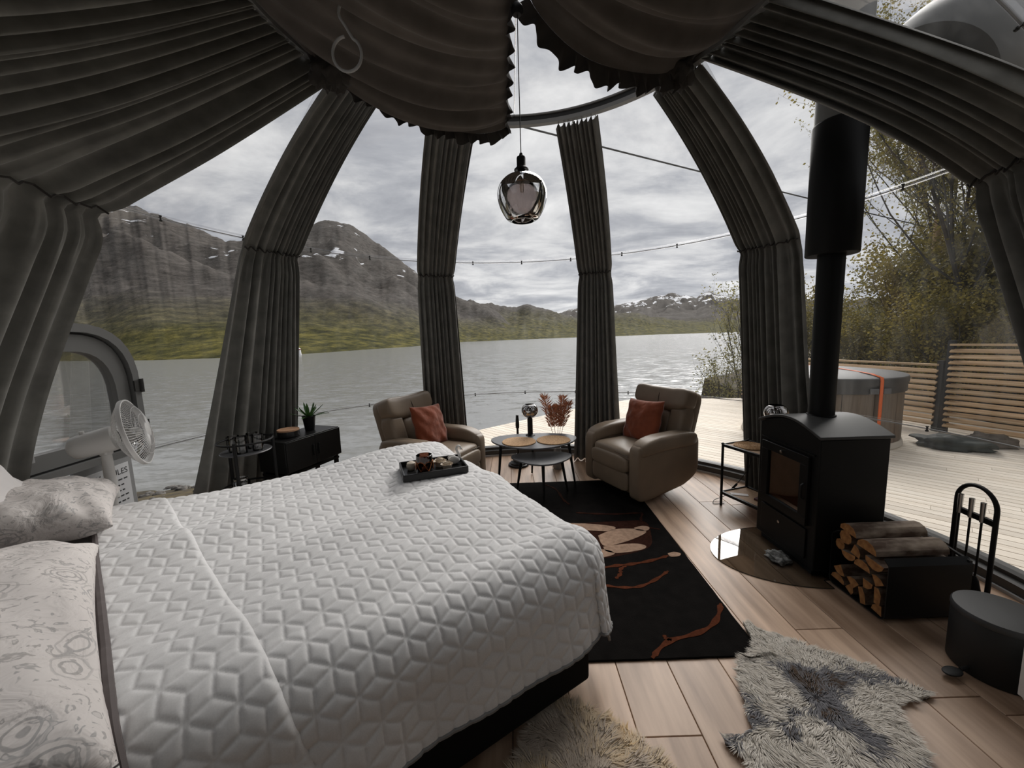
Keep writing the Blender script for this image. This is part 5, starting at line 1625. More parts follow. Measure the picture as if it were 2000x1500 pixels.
def sheepskin(label, outline, c, z, cols, seed, length, n, dark):
    """hide cut to the outline, wool combed over it"""
    r = random.Random(seed)
    sk = empty('sheepskin', (c[0], c[1], 0), label=label, cat='sheepskin')
    pts = [Vector((p[0] - c[0], p[1] - c[1], 0)) for p in outline]; pts.append(pts[0])
    N = 140
    sm = [catmull(pts, k / N) for k in range(N)]
    a = sum(sm[i].x * sm[(i + 1) % N].y - sm[(i + 1) % N].x * sm[i].y for i in range(N))
    if a < 0: sm = sm[::-1]
    poly = [(p.x, p.y) for p in sm]
    def lift(x, y):
        X, Y = x + c[0], y + c[1]
        return 0.0115 if (-0.44 < X < 1.25 and 1.68 < Y < 4.07) else 0.0
    mb = MB(); mb.prism(poly, z, z + 0.006)
    mb.v = [(a_, b_, c_ + lift(a_, b_)) for a_, b_, c_ in mb.v]
    mb.build('hide', mat('brown_hide', (0.06, 0.045, 0.035), 0.8), sk)
    xs = [p[0] for p in poly]; ys = [p[1] for p in poly]
    def inside(x, y):
        w = False
        for i in range(N):
            (x1, y1), (x2, y2) = poly[i], poly[i - 1]
            if (y1 > y) != (y2 > y) and x < (x2 - x1) * (y - y1) / (y2 - y1) + x1: w = not w
        return w
    parts = [MB() for _ in cols]
    made = 0
    while made < n:
        x = min(xs) + (max(xs) - min(xs)) * r.random(); y = min(ys) + (max(ys) - min(ys)) * r.random()
        if not inside(x, y): continue
        made += 1
        f1 = mnoise.fractal(Vector((x * 5 + seed, y * 5, 0)), 1.0, 2.0, 3)
        k = dark(x, y, f1, r)
        ang = 2.2 * mnoise.noise(Vector((x * 7, y * 7, seed))) + math.atan2(y, x) + 2.5 * mnoise.noise(Vector((x * 22, y * 22, seed + 4))) * 0.6
        L = length * (0.65 + 0.7 * r.random())
        clump = mnoise.noise(Vector((x * 30, y * 30, 2.0)))
        lean = 0.9 + 0.5 * clump
        d = Vector((math.cos(ang), math.sin(ang), 0))
        sd = Vector((-d.y, d.x, 0)) * (0.0010 + 0.0008 * r.random())
        b = Vector((x, y, z + 0.005 + lift(x, y)))
        h = L * (0.55 + 0.2 * clump)
        m1 = b + d * L * 0.30 * lean + Vector((0, 0, h * 0.75)); e = b + d * L * 0.95 * lean + Vector((0, 0, h * (0.75 + 0.2 * r.random())))
        parts[k].add([b - sd, b + sd, m1 + sd * 0.9, m1 - sd * 0.9, e], [(0, 1, 2, 3), (3, 2, 4)])
    for k, col in enumerate(cols):
        if parts[k].v:
            o = parts[k].build('wool', mat('wool', col, 0.9, spec=0.1), sk, smooth=False); tag(o, kind='stuff')
    return sk
def F(px, z=0.01): return [(lambda p: (p.x, p.y))(onz(x, y, z)) for x, y in px]
out1 = F([(1452, 1222), (1475, 1228), (1510, 1238), (1560, 1258), (1610, 1278), (1660, 1292), (1710, 1312), (1760, 1340), (1812, 1352), (1808, 1364), (1760, 1368), (1750, 1385), (1762, 1410), (1795, 1455), (1812, 1500), (1800, 1560), (1690, 1600), (1560, 1600), (1485, 1545), (1455, 1480), (1418, 1452), (1426, 1440), (1470, 1425), (1462, 1400), (1452, 1355), (1442, 1300), (1462, 1285), (1474, 1268)])
def dk1(x, y, f, r):
    # darker blue-grey and brown along the spine and at the leg tips
    s = math.exp(-((x + 0.02 * y + 0.10 * f) / 0.12) ** 2 - ((y + 0.02) / 0.24) ** 2)
    q = 0.50 * s + 0.60 * f + 0.22 * (r.random() - 0.5)
    if q > 0.52: return 3 if f > 0.05 else 2
    if q > 0.30: return 2
    return 1 if r.random() < 0.35 + 0.3 * f else 0
cx1 = sum(p[0] for p in out1) / len(out1); cy1 = sum(p[1] for p in out1) / len(out1)
sheepskin('grey and white mottled sheepskin lying on the planks by the pedal bin', out1, (cx1, cy1), 0.0005,
          [(0.72, 0.67, 0.60), (0.55, 0.50, 0.43), (0.21, 0.205, 0.215), (0.105, 0.075, 0.055)], 5, 0.032, 52000, dk1)
for px, cc in (((1452, 1222), 1), ((1812, 1358), 1), ((1420, 1448), 1)):
    pass
out2 = [(0.12, 1.50), (0.22, 1.47), (0.31, 1.42), (0.40, 1.35), (0.49, 1.26), (0.55, 1.16), (0.58, 1.02), (0.52, 0.88), (0.40, 0.78), (0.22, 0.74), (0.08, 0.80), (0.0, 0.92), (-0.06, 1.06), (-0.05, 1.16), (0.0, 1.28), (0.05, 1.40)]
def dk2(x, y, f, r):
    q = 0.5 * f + 0.35 * (x - 0.0) * 2 + 0.25 * (r.random() - 0.5)
    return 2 if q > 0.28 else (1 if q > 0.05 else 0)
sheepskin('cream long haired sheepskin lying beside the bed base', out2, (0.24, 1.12), 0.0005,
          [(0.66, 0.56, 0.46), (0.80, 0.65, 0.46), (0.76, 0.54, 0.29)], 8, 0.05, 40000, dk2)
out3 = [(-0.34, 1.12), (-0.20, 1.19), (-0.11, 1.17), (-0.09, 1.08), (-0.12, 0.95), (-0.20, 0.82), (-0.34, 0.80), (-0.44, 0.92), (-0.42, 1.04)]
def dk3(x, y, f, r): return 2 if f + 0.4 * r.random() > 0.3 else (1 if r.random() > 0.5 else 0)
sheepskin('brown and cream sheepskin tucked against the bed base', out3, (-0.26, 0.99), 0.0005,
          [(0.48, 0.40, 0.33), (0.36, 0.24, 0.15), (0.20, 0.11, 0.06)], 12, 0.038, 9000, dk3)

# ================================================================== STOVE CORNER
def build_hearth():
    # glass plate: rounded towards the room, under the stove
    pts = []
    cx, cy = 2.02, 2.56
    for k in range(41):
        a = math.radians(98 + 164 * k / 40)
        pts.append((cx - 0.02 + 0.60 * math.cos(a), cy + 0.385 * math.sin(a)))
    pts += [(1.935, cy - 0.382), (1.935, cy - 0.30), (2.34, cy - 0.30), (2.34, cy + 0.37)]
    pl = empty('hearth_plate', (cx, cy, 0), label='clear rounded glass hearth plate lying under the stove', cat='hearth plate')
    loc = [(p[0] - cx, p[1] - cy) for p in pts]
    n = len(loc)
    mobj('glass', [(p[0], p[1], 0.0068) for p in loc], [tuple(range(n))], M['hearth'], pl, smooth=False)
    vs = [(p[0], p[1], 0.0005) for p in loc] + [(p[0], p[1], 0.0067) for p in loc]
    mobj('glass_edge', vs, [(i, (i + 1) % n, n + (i + 1) % n, n + i) for i in range(n)], M['hearth_edge'], pl)
build_hearth()

def build_stove():
    s = empty('wood_stove', (2.09, 2.57, 0.0075), label='black steel wood stove with an arched top and glazed door', cat='stove')
    st = M['stove']
    X0, X1, Y0, Y1 = -0.21, 0.22, -0.285, 0.285
    # body with arched top: profile across y, extruded along x
    prof = [(Y0, 0.04), (Y1, 0.04), (Y1, 0.90)]
    for k in range(1, 20):
        t = k / 20; prof.append((Y1 + (Y0 - Y1) * t, 0.90 + 0.075 * math.sin(PI * t)))
    prof.append((Y0, 0.90))
    n = len(prof)
    vs = [(X0, y, z) for y, z in prof] + [(X1, y, z) for y, z in prof]
    fs = [tuple(range(n)), tuple(range(2 * n - 1, n - 1, -1))] + [(i, n + i, n + (i + 1) % n, (i + 1) % n) for i in range(n)]
    bevel(mobj('body', vs, fs, st, s, ang=30), 0.006)
    # top plate, a little wider
    pr2 = []
    for k in range(21):
        t = k / 20; pr2.append((Y1 + 0.012 + (Y0 - Y1 - 0.024) * t, 0.902 + 0.078 * math.sin(PI * t)))
    pr3 = [(y, z + 0.018) for y, z in pr2[::-1]]
    pp = pr2 + pr3; n = len(pp)
    vs = [(X0 - 0.014, y, z) for y, z in pp] + [(X1 + 0.014, y, z) for y, z in pp]
    fs = [tuple(range(n)), tuple(range(2 * n - 1, n - 1, -1))] + [(i, n + i, n + (i + 1) % n, (i + 1) % n) for i in range(n)]
    bevel(mobj('top_plate', vs, fs, mat('matt_black_top', (0.035, 0.035, 0.034), 0.45), s, ang=30), 0.003)
    mb = MB(); mb.box((0.0, 0, 0.02), (0.38, 0.50, 0.04)); mb.build('plinth', st, s)
    # door in the front face (-x)
    dr = None
    zc, zh, yh = 0.545, 0.23, 0.225
    vs, fs = [], []
    mb = MB()
    for cy, cz, sy, sz in ((0, zc + zh - 0.03, 2 * yh, 0.06), (0, zc - zh + 0.03, 2 * yh, 0.06), (yh - 0.035, zc, 0.07, 2 * zh - 0.12), (-yh + 0.035, zc, 0.07, 2 * zh - 0.12)):
        mb.box((X0 - 0.012, cy, cz), (0.024, sy, sz))
    dr = mb.build('door', st, s); bevel(dr, 0.003)
    fb = mat('firebrick', (0.34, 0.19, 0.12), 0.9, var=(12, 0.25))
    mb = MB(); mb.box((X0 + 0.004, 0, zc), (0.012, 2 * yh - 0.14, 2 * zh - 0.12)); mb.build('firebrick', fb, s)
    mobj('door_glass', [(X0 - 0.010, -yh + 0.07, zc - zh + 0.06), (X0 - 0.010, yh - 0.07, zc - zh + 0.06), (X0 - 0.010, yh - 0.07, zc + zh - 0.06), (X0 - 0.010, -yh + 0.07, zc + zh - 0.06)], [(0, 1, 2, 3)], glass_sheet('sooty_glass', (0.32, 0.26, 0.22), 0.35), dr, smooth=False)
    mb = MB(); mb.box((X0 - 0.006, 0, zc + zh + 0.018), (0.012, 2 * yh + 0.06, 0.010)); mb.build('trim_strip', st, s)
    mb = MB(); mb.tube([(X0 - 0.03, -yh + 0.02, zc - 0.05), (X0 - 0.045, -yh + 0.02, zc - 0.04), (X0 - 0.045, -yh + 0.02, zc + 0.04), (X0 - 0.03, -yh + 0.02, zc + 0.05)], 0.007, 8); mb.build('door_handle', M['black'], dr)
    mb = MB(); mb.lathe([(0.0, 0.0), (0.012, 0.0), (0.012, 0.02), (0.0, 0.022)], (X0 - 0.024, 0.0, zc + zh - 0.03), 14, mat=rotm('Y', -90)); mb.build('air_knob', M['steel'], s)
    mb = MB(); mb.lathe([(0.0, 0.0), (0.011, 0.0), (0.011, 0.02), (0.0, 0.022)], (X0 - 0.0, 0.02, 0.225), 14, mat=rotm('Y', -90)); mb.build('ash_knob', M['steel'], s)
    mb = MB(); mb.box((X0 - 0.006, 0, 0.19), (0.012, 0.44, 0.20)); bevel(mb.build('ash_drawer', st, s), 0.003)
    # flue
    f = MB(); f.lathe([(0.074, 0.97), (0.074, 2.08)], (0.01, 0, 0), 40); f.build('flue_pipe', st, s)
    f = MB(); f.lathe([(0.083, 0.965), (0.083, 1.0), (0.075, 1.003)], (0.01, 0, 0), 40); f.build('flue_collar', st, s)
    f = MB(); f.lathe([(0.076, 2.05), (0.138, 2.05), (0.142, 2.055), (0.142, 2.84), (0.136, 2.85), (0.128, 2.85)], (0.01, 0, 0), 44); f.build('insulated_sleeve', st, s)
    gm = mat('grey_flue', (0.24, 0.24, 0.235), 0.45, metal=0.5)
    f = MB(); f.lathe([(0.132, 2.84), (0.132, 4.10)], (0.01, 0, 0), 44); f.build('outer_flue', gm, s)
    # storm collar on the glass and rain cowl above
    f = MB(); f.lathe([(0.133, 3.20), (0.19, 3.17), (0.19, 3.16), (0.133, 3.18)], (0.01, 0, 0), 44, close=True); f.build('storm_collar', gm, s)
    f = MB(); f.lathe([(0.0, 4.32), (0.10, 4.30), (0.22, 4.22), (0.23, 4.20), (0.22, 4.19), (0.0, 4.24)], (0.01, 0, 0), 40); f.build('rain_cowl', gm, s)
    for k in range(4):
        a = k * PI / 2
        f = MB(); f.tube([(0.01 + 0.125 * math.cos(a), 0.125 * math.sin(a), 4.08), (0.01 + 0.14 * math.cos(a), 0.14 * math.sin(a), 4.23)], 0.006, 6); f.build('cowl_stay', gm, s)
build_stove()

def build_vent():
    # round ventilator standing on the outside of the dome beyond the flue
    d = ray(1825, 150).normalized()
    c = Vector((CX, CY, DZ))
    o = _C - c; b = o.dot(d); k = o.dot(o) - 3.32 ** 2
    p = _C + d * (-b + math.sqrt(b * b - k))
    n = (p - c).normalized()
    q = Vector((0, 0, 1)).rotation_difference(n).to_matrix()
    v = empty('roof_vent', p, label='round grey roof ventilator outside the dome above the sweeping curtain', cat='vent')
    gm = mat('grey_vent', (0.17, 0.17, 0.165), 0.5)
    mb = MB(); mb.lathe([(0.20, -0.12), (0.34, -0.10), (0.37, -0.02), (0.37, 0.16), (0.33, 0.24), (0.20, 0.29), (0.0, 0.30)], (0, 0, 0), 48, mat=q); mb.build('hood', gm, v)
    mb = MB(); mb.lathe([(0.0, -0.105), (0.26, -0.105), (0.26, -0.13), (0.0, -0.13)][::-1], (0, 0, 0), 40, mat=q); mb.build('intake_disc', M['sill'], v)
    mb = MB(); mb.lathe([(0.20, -0.135), (0.215, -0.15), (0.23, -0.135)], (0, 0, 0), 40, mat=q); mb.build('intake_ring', gm, v)
    mb = MB(); mb.lathe([(0.12, -0.31), (0.12, -0.12)], (0, 0, 0), 28, mat=q); mb.build('duct', M['sill'], v)
build_vent()

def lump(name, label, cat, loc, size, seed, m, amp=0.35, freq=3.0, rz=0.0, flat=0.6):
    mb = MB(); mb.sq((0, 0, 0), size, (0.8, 0.8), 30, 18)
    out = []
    for v in mb.v:
        p = Vector(v); n = Vector((p.x / size[0], p.y / size[1], p.z / size[2])) * 2
        f = mnoise.fractal(n * freq * 0.5 + Vector((seed, 0, 0)), 1.0, 2.0, 4)
        p = p * (1 + amp * f)
        p.z = max(p.z + size[2] * 0.5 * flat, 0.0)
        out.append(p)
    o = mobj(name, out, mb.f, m, None, ang=None, loc=loc, rz=rz)
    return tag(o, label, cat)
p = onz(1530, 1092, 0.008)
lump('mitten', 'crumpled grey stove mitten lying on the glass hearth plate', 'glove', (p.x - 0.032, p.y, 0.0078), (0.11, 0.16, 0.05), 3.0, two_tone('grey_fleece', (0.07, 0.07, 0.065), (0.26, 0.26, 0.25), 26, 0.4, 0.6, 0.95), 0.5, 5.0)

# ------------------------------------------------------------------ log holder
def build_logs():
    X0, X1, Y0, Y1, H = 1.955, 2.40, 1.885, 2.25, 0.36
    L = X1 - X0
    h = empty('log_holder', ((X0 + X1) / 2, (Y0 + Y1) / 2, 0), label='black bent steel log holder filled with split birch logs', cat='log holder')
    pr = []
    r = 0.035; w = (Y1 - Y0) / 2
    def arcp(cx, cz, a0, a1):
        return [(cx + r * math.cos(math.radians(a0 + (a1 - a0) * k / 6)), cz + r * math.sin(math.radians(a0 + (a1 - a0) * k / 6))) for k in range(7)]
    outer = [(w - 0.03, H), ] + [(w, H - 0.03)] + arcp(w - r, r + 0.012, 0, -90) + arcp(-w + r, r + 0.012, -90, -180) + [(-w, H - 0.03), (-w + 0.03, H)]
    vs = []; n = len(outer)
    inner = []
    for i, (y, z) in enumerate(outer):
        l = math.hypot(y, z - H / 2); 
        a, b = outer[max(i - 1, 0)], outer[min(i + 1, n - 1)]
        t = Vector((b[0] - a[0], b[1] - a[1])).normalized(); nn = Vector((t.y, -t.x))
        if nn.dot(Vector((0 - y, H / 2 - z))) < 0: nn = -nn
        inner.append((y + nn.x * 0.006, z + nn.y * 0.006))
    pp = outer + inner[::-1]; m = len(pp)
    vs = [(-L / 2, y, z) for y, z in pp] + [(L / 2, y, z) for y, z in pp]
    fs = [(i, (i + 1) % m, m + (i + 1) % m, m + i) for i in range(m)]
    for side in (0, m):
        for i in range(n - 1):
            q = (side + i, side + i + 1, side + m - 2 - i, side + m - 1 - i); fs.append(q)
    mobj('steel_cradle', vs, fs, M['black'], h, ang=25)
    mb = MB(); mb.tube([(L / 2 - 0.009, -w + 0.005, H - 0.02), (L / 2 - 0.009, 0, H + 0.012), (L / 2 - 0.009, w - 0.005, H - 0.02)], 0.009, 8); mb.build('carry_bar', M['black'], h)
    for x in (-1, 1):
        for y in (-1, 1):
            mb = MB(); mb.box((x * (L / 2 - 0.05), y * (w - 0.06), 0.006), (0.03, 0.03, 0.012)); mb.build('foot', M['black'], h)
    bark = two_tone('birch_bark', (0.085, 0.05, 0.032), (0.40, 0.32, 0.25), 7, 0.38, 0.66, 0.85, (1, 2.5, 2.5))
    wood = two_tone('split_wood', (0.19, 0.075, 0.022), (0.42, 0.205, 0.065), 10, 0.3, 0.7, 0.8, (0.6, 4, 4))
    r8 = random.Random(21)
    height = {}
    cxm, cym = (X0 + X1) / 2, (Y0 + Y1) / 2
    def log(cy, cz, kind, rad, rot, xs=0.0, flat=1.0):
        if kind == 'wedge': base = [(0, 0), (1.25, -0.1), (1.2, 0.45), (0.85, 0.9), (0.3, 1.1)]
        elif kind == 'half': base = [(-1, 0), (1, 0), (0.9, 0.45), (0.55, 0.8), (0, 0.95), (-0.55, 0.8), (-0.9, 0.45)]
        elif kind == 'slab': base = [(-1, -0.35), (1, -0.3), (1.05, 0.25), (0.3, 0.5), (-0.9, 0.35)]
        else: base = [(math.cos(2 * PI * k / 9), math.sin(2 * PI * k / 9)) for k in range(9)]
        mx = sum(p[0] for p in base) / len(base); my = sum(p[1] for p in base) / len(base)
        ca, sa = math.cos(rot), math.sin(rot)
        def prof(s, seed):
            o = []
            for i, (a, b) in enumerate(base):
                j = 1 + 0.10 * mnoise.noise(Vector((i * 1.7, seed, rot)))
                a2, b2 = (a - mx) * rad * j * s, (b - my) * rad * j * s * flat
                o.append((a2 * ca - b2 * sa, a2 * sa + b2 * ca))
            return o
        Ll = 0.40 + 0.03 * r8.random()
        n = len(base); nx = 5; vs = []
        sh = r8.random() * 50
        for k in range(nx):
            x = -Ll / 2 + Ll * k / (nx - 1)
            for a, b in prof(1.0, sh + k * 0.35): vs.append((x, a, b))
        side = [(k * n + i, k * n + (i + 1) % n, (k + 1) * n + (i + 1) % n, (k + 1) * n + i) for k in range(nx - 1) for i in range(n)]
        # let the log down until it rests on the cradle or the logs below it
        lowb, topb = {}, {}
        for k in range(nx):
            q = vs[k * n:(k + 1) * n]
            for i in range(n):
                (_, ya, za), (_, yb, zb) = q[i], q[(i + 1) % n]
                for j in range(25):
                    yy = ya + (yb - ya) * j / 24; zz = za + (zb - za) * j / 24
                    key = int(math.floor((cy + yy) / 0.004))
                    lowb[key] = min(lowb.get(key, 9), zz); topb[key] = max(topb.get(key, -9), zz)
        def ground(key):      # the cradle has rounded lower corners
            d = max(0.0, abs(key * 0.004) - (w - r - 0.006))
            return 0.0185 + (r - math.sqrt(max(r * r - d * d, 0.0)) if d > 0 else 0.0)
        cz = max(max(height.get(key, 0), ground(key)) - lowb[key] for key in lowb) - 0.0008
        for key in topb: height[key] = max(height.get(key, 0), cz + topb[key])
        o = mobj('firewood_log', vs, side, bark, None, ang=30, loc=(cxm - 0.012 + xs, cym + cy, cz))
        tag(o, 'split birch log stacked in the black log holder', 'log', 'logs in the holder')
        for x, flip in ((-Ll / 2 - 0.0004, False), (Ll / 2 + 0.0004, True)):
            q = [(x, v[1], v[2]) for v in (vs[:n] if not flip else vs[-n:])]
            mobj('cut_face', q, [tuple(range(n)) if flip else tuple(range(n - 1, -1, -1))], wood, o, smooth=False)
        return o
    spec = [(-0.125, 0.052, 'wedge', 0.055, 0.2), (-0.045, 0.052, 'slab', 0.050, 1.3), (0.035, 0.048, 'wedge', 0.050, 2.4), (0.115, 0.050, 'half', 0.052, 0.1),
            (-0.130, 0.130, 'slab', 0.052, 1.5), (-0.062, 0.130, 'wedge', 0.055, 3.3), (0.020, 0.128, 'wedge', 0.056, 0.9), (0.110, 0.128, 'wedge', 0.060, 4.3),
            (-0.120, 0.206, 'wedge', 0.055, 1.2), (-0.035, 0.208, 'half', 0.056, 0.0), (0.055, 0.205, 'half', 0.052, 3.0), (0.130, 0.206, 'round', 0.036, 0.0),
            (-0.094, 0.282, 'half', 0.060, 3.25), (0.005, 0.284, 'wedge', 0.058, 2.0), (0.095, 0.285, 'round', 0.046, 0.0),
            (-0.04, 0.372, 'half', 0.068, 0.05), (0.075, 0.372, 'half', 0.062, 0.1)]
    for cy, cz, kind, rad, rot in spec: log(cy, cz, kind, rad * 0.90, rot)
build_logs()
# soft black bag behind the logs
lump('carry_bag', 'small black bag lying behind the log holder against the base rail', 'bag', (2.52, 2.36, 0.0), (0.16, 0.20, 0.30), 9.0, M['blackwood'], 0.25, 3.0, flat=1.0)

# ------------------------------------------------------------------ fire tools
def build_tools():
    t = empty('fire_tool_set', (2.545, 2.02, 0), math.radians(-8), label='black arched fire tool stand with three steel handled tools', cat='fire tools')
    # local y is the stand width
    w, H = 0.105, 0.70
    mb = MB(); mb.box((0, 0, 0.012), (0.17, 0.27, 0.024)); bevel(mb.build('base', M['black'], t), 0.005)
    pts = [(0, -w, 0.02), (0, -w, H - w)]
    for k in range(1, 16):
        a = PI * k / 16; pts.append((0, -w * math.cos(a), H - w + w * math.sin(a)))
    pts += [(0, w, H - w), (0, w, 0.02)]
    mb = MB(); mb.tube(pts, 0.011, 10); mb.build('frame', M['black'], t)
    mb = MB(); mb.box((0.0, 0, 0.53), (0.02, 2 * w, 0.03)); mb.build('hanger_bar', M['black'], t)
    for k, y in enumerate((0.06, 0.0, -0.06)):
        tl = empty('fire_tool', (0, 0, 0)); bpy.data.objects.remove(tl)
        mb = MB(); mb.tube([(-0.022, y, 0.52), (-0.022, y, 0.63)], [0.010, 0.012], 12); hd = mb.build('tool_handle', M['steel'], t)
        mb = MB(); mb.tube([(-0.022, y, 0.53), (-0.022, y, 0.23), (-0.026, y, 0.20)], 0.005, 8); mb.build('tool_rod', M['black'], t)
        if k == 0:
            mb = MB(); mb.tube([(-0.026, y, 0.20), (-0.024, y, 0.10), (-0.03, y + 0.03, 0.08)], [0.006, 0.006, 0.003], 8); mb.build('poker_tip', M['black'], t)
        elif k == 1:
            P = []
            for i in range(6):
                z = 0.21 - 0.15 * i / 5; hw = 0.018 + 0.03 * (i / 5) ** 0.7
                P.append([(-0.026 - 0.014 * (u * u), y + hw * u, z) for u in (-1, -.5, 0, .5, 1)])
            mb = MB(); mb.grid(P); so = mb.build('shovel_blade', M['black'], t)
            sm = so.modifiers.new('solid', 'SOLIDIFY'); sm.thickness = 0.003
        else:
            mb = MB(); mb.lathe([(0.0, 0.07), (0.032, 0.07), (0.03, 0.13), (0.018, 0.19), (0.008, 0.21), (0.0, 0.21)], (-0.026, y, 0), 16); mb.build('brush_head', M['black'], t)
build_tools()

def build_bin():
    b = empty('pedal_bin', (2.19, 1.60, 0), label='round matt black pedal bin beside the fire tools', cat='bin')
    bm = mat('matt_black_bin', (0.016, 0.016, 0.016), 0.55)
    mb = MB(); mb.lathe([(0.0, 0.0), (0.148, 0.0), (0.152, 0.006), (0.152, 0.255), (0.148, 0.26), (0.0, 0.26)], (0, 0, 0), 48); mb.build('body', bm, b)
    mb = MB(); mb.lathe([(0.153, 0.259), (0.155, 0.265), (0.155, 0.281), (0.149, 0.289), (0.10, 0.295), (0.0, 0.297)], (0, 0, 0), 48); mb.build('lid', mat('bin_lid', (0.045, 0.045, 0.046), 0.5), b)
    R = rotm('Z', 190)
    mb = MB(); mb.tube([(-0.14, 0, 0.03), (-0.19, 0, 0.028)], 0.009, 8); mb.sq((-0.235, 0, 0.026), (0.09, 0.055, 0.012), (0.6, 1.0), 22, 8); o = mb.build('pedal', bm, b); o.rotation_euler = (0, 0, math.radians(8))
    mb = MB(); mb.box((0.15, 0, 0.255), (0.03, 0.07, 0.04)); mb.build('hinge', bm, b)
build_bin()

def build_cabinet():
    c = empty('white_cabinet', (2.24, 1.12, 0), label='white cabinet with a chamfered corner beside the pedal bin', cat='cabinet')
    x0, x1, y0, y1 = -0.225, -0.045, -0.30, 0.285
    pts = [(x0, y0), (x1, y0), (x1, y1), (x0 + 0.03, y1), (x0, y1 - 0.03)]
    mb = MB(); mb.prism(pts, 0.08, 0.74); bevel(mb.build('body', M['white_paint'], c), 0.004)
    mb = MB(); mb.prism([(x0 + 0.02, y0 + 0.03), (x1 - 0.02, y0 + 0.03), (x1 - 0.02, y1 - 0.03), (x0 + 0.02, y1 - 0.03)], 0.0, 0.08); mb.build('plinth', M['white_paint'], c)
    for k in range(2):
        mb = MB(); mb.box((x0 - 0.008, -0.155 + 0.285 * k - 0.005, 0.41), (0.016, 0.275, 0.62)); d = mb.build('door', M['white_paint'], c); bevel(d, 0.003)
        mb = MB(); mb.tube([(x0 - 0.03, -0.07 + 0.06 * k, 0.45), (x0 - 0.03, -0.07 + 0.06 * k, 0.57)], 0.006, 8); mb.build('handle', M['steel'], d)
    mb = MB(); mb.prism([(-0.135 + (p[0] + 0.135) * 1.06, p[1] * 1.02) for p in pts], 0.74, 0.765); bevel(mb.build('worktop', M['white_paint'], c), 0.004)
build_cabinet()

# ------------------------------------------------------------------ side table
def build_side_table():
    a = Vector((1.885, 3.37, 0)); u = Vector((0.30, -0.95, 0)).normalized(); v = Vector((0.95, 0.30, 0)).normalized()
    Lu, Lv = 0.42, 0.30
    c = a + u * Lu / 2 + v * Lv / 2
    rz = math.atan2(v.y, v.x)
    t = empty('side_table', (c.x, c.y, 0), rz, label='two tier black metal side table with tan shelves beside the stove', cat='table')
    zt = 0.575
    for z, nm in ((zt, 'top_shelf'), (0.13, 'lower_shelf')):
        mb = MB(); mb.box((0, 0, z - 0.006), (Lv - 0.01, Lu - 0.01, 0.010)); mb.build(nm, M['wicker'], t, smooth=False)
        for cx, cy, sx, sy in ((0, Lu / 2, Lv, 0.014), (0, -Lu / 2, Lv, 0.014), (Lv / 2, 0, 0.014, Lu), (-Lv / 2, 0, 0.014, Lu)):
            mb = MB(); mb.box((cx, cy, z - 0.004), (sx + 0.014, sy if sy > 0.1 else 0.014, 0.024)); bevel(mb.build('shelf_rim', M['black'], t), 0.003)
    for x in (-1, 1):
        for y in (-1, 1):
            mb = MB(); mb.tube([(x * Lv / 2, y * Lu / 2, 0.0), (x * Lv / 2, y * Lu / 2, zt + 0.008)], 0.011, 10); mb.build('leg', M['black'], t)
            mb = MB(); mb.sq((x * Lv / 2, y * Lu / 2, zt + 0.006), (0.030, 0.030, 0.022), (1, 1), 12, 8); mb.build('corner_knob', M['black'], t)
    R = Matrix.Rotation(rz, 3, 'Z')
    def at(x, y, z): w = R @ Vector((x, y, 0)); return Vector((c.x + w.x, c.y + w.y, z))
    m = empty('woven_mat', at(0.0, 0.068, zt), label='round woven straw mat on the side table', cat='placemat')
    for k in range(9):
        r0 = 0.012 + 0.0135 * k
        mb = MB(); mb.tube([(r0 * math.cos(2 * PI * q / 40), r0 * math.sin(2 * PI * q / 40), 0.006) for q in range(40)], 0.0062, 6, closed=True); mb.build('straw_coil', M['cork'], m)
    globe_lamp('table_lamp', 'mirrored globe lamp on the side table behind the stove edge', at(0.02, -0.142, zt - 0.0005), 0.26, 0.088)
    o = MB(); o.box((0, 0, 0.002), (0.05, 0.14, 0.004)); pp = at(-0.06, 0.10, 0.1295)
    q = bevel(o.build('folded_card', M['white_cloth'], None, loc=pp, rz=rz + 0.9), 0.001); tag(q, 'small white folded card on the lower shelf of the side table', 'card')
    o = MB(); o.box((0, 0, 0.008), (0.14, 0.16, 0.016)); pp = at(0.042, -0.092, 0.1295)
    q = bevel(o.build('book', mat('maroon_cover', (0.10, 0.035, 0.04), 0.5), None, loc=pp, rz=rz + 0.2), 0.002); tag(q, 'thin maroon book on the lower shelf of the side table', 'book')
    # lamp lead hanging down to the floor
    pts = [at(0.02, 0.13, zt - 0.03), at(0.10, 0.14, 0.40), at(0.08, 0.19, 0.25), at(-0.02, 0.27, 0.06), at(-0.13, 0.30, 0.012), at(-0.19, 0.25, 0.006), at(-0.10, 0.22, 0.006)]
    b = pts[-1]
    mb = MB(); mb.tube([catmull(pts, k / 60) - b for k in range(61)], 0.003, 6); l = mb.build('lamp_lead', M['black'], None, loc=b)
    tag(l, 'thin black lamp lead with a switch trailing beside the side table', 'cable')
    s = catmull(pts, 0.40) - b; s2 = catmull(pts, 0.48) - b
    mb = MB(); mb.tube([s, s2], 0.010, 8); mb.build('inline_switch', M['black'], l)
build_side_table()
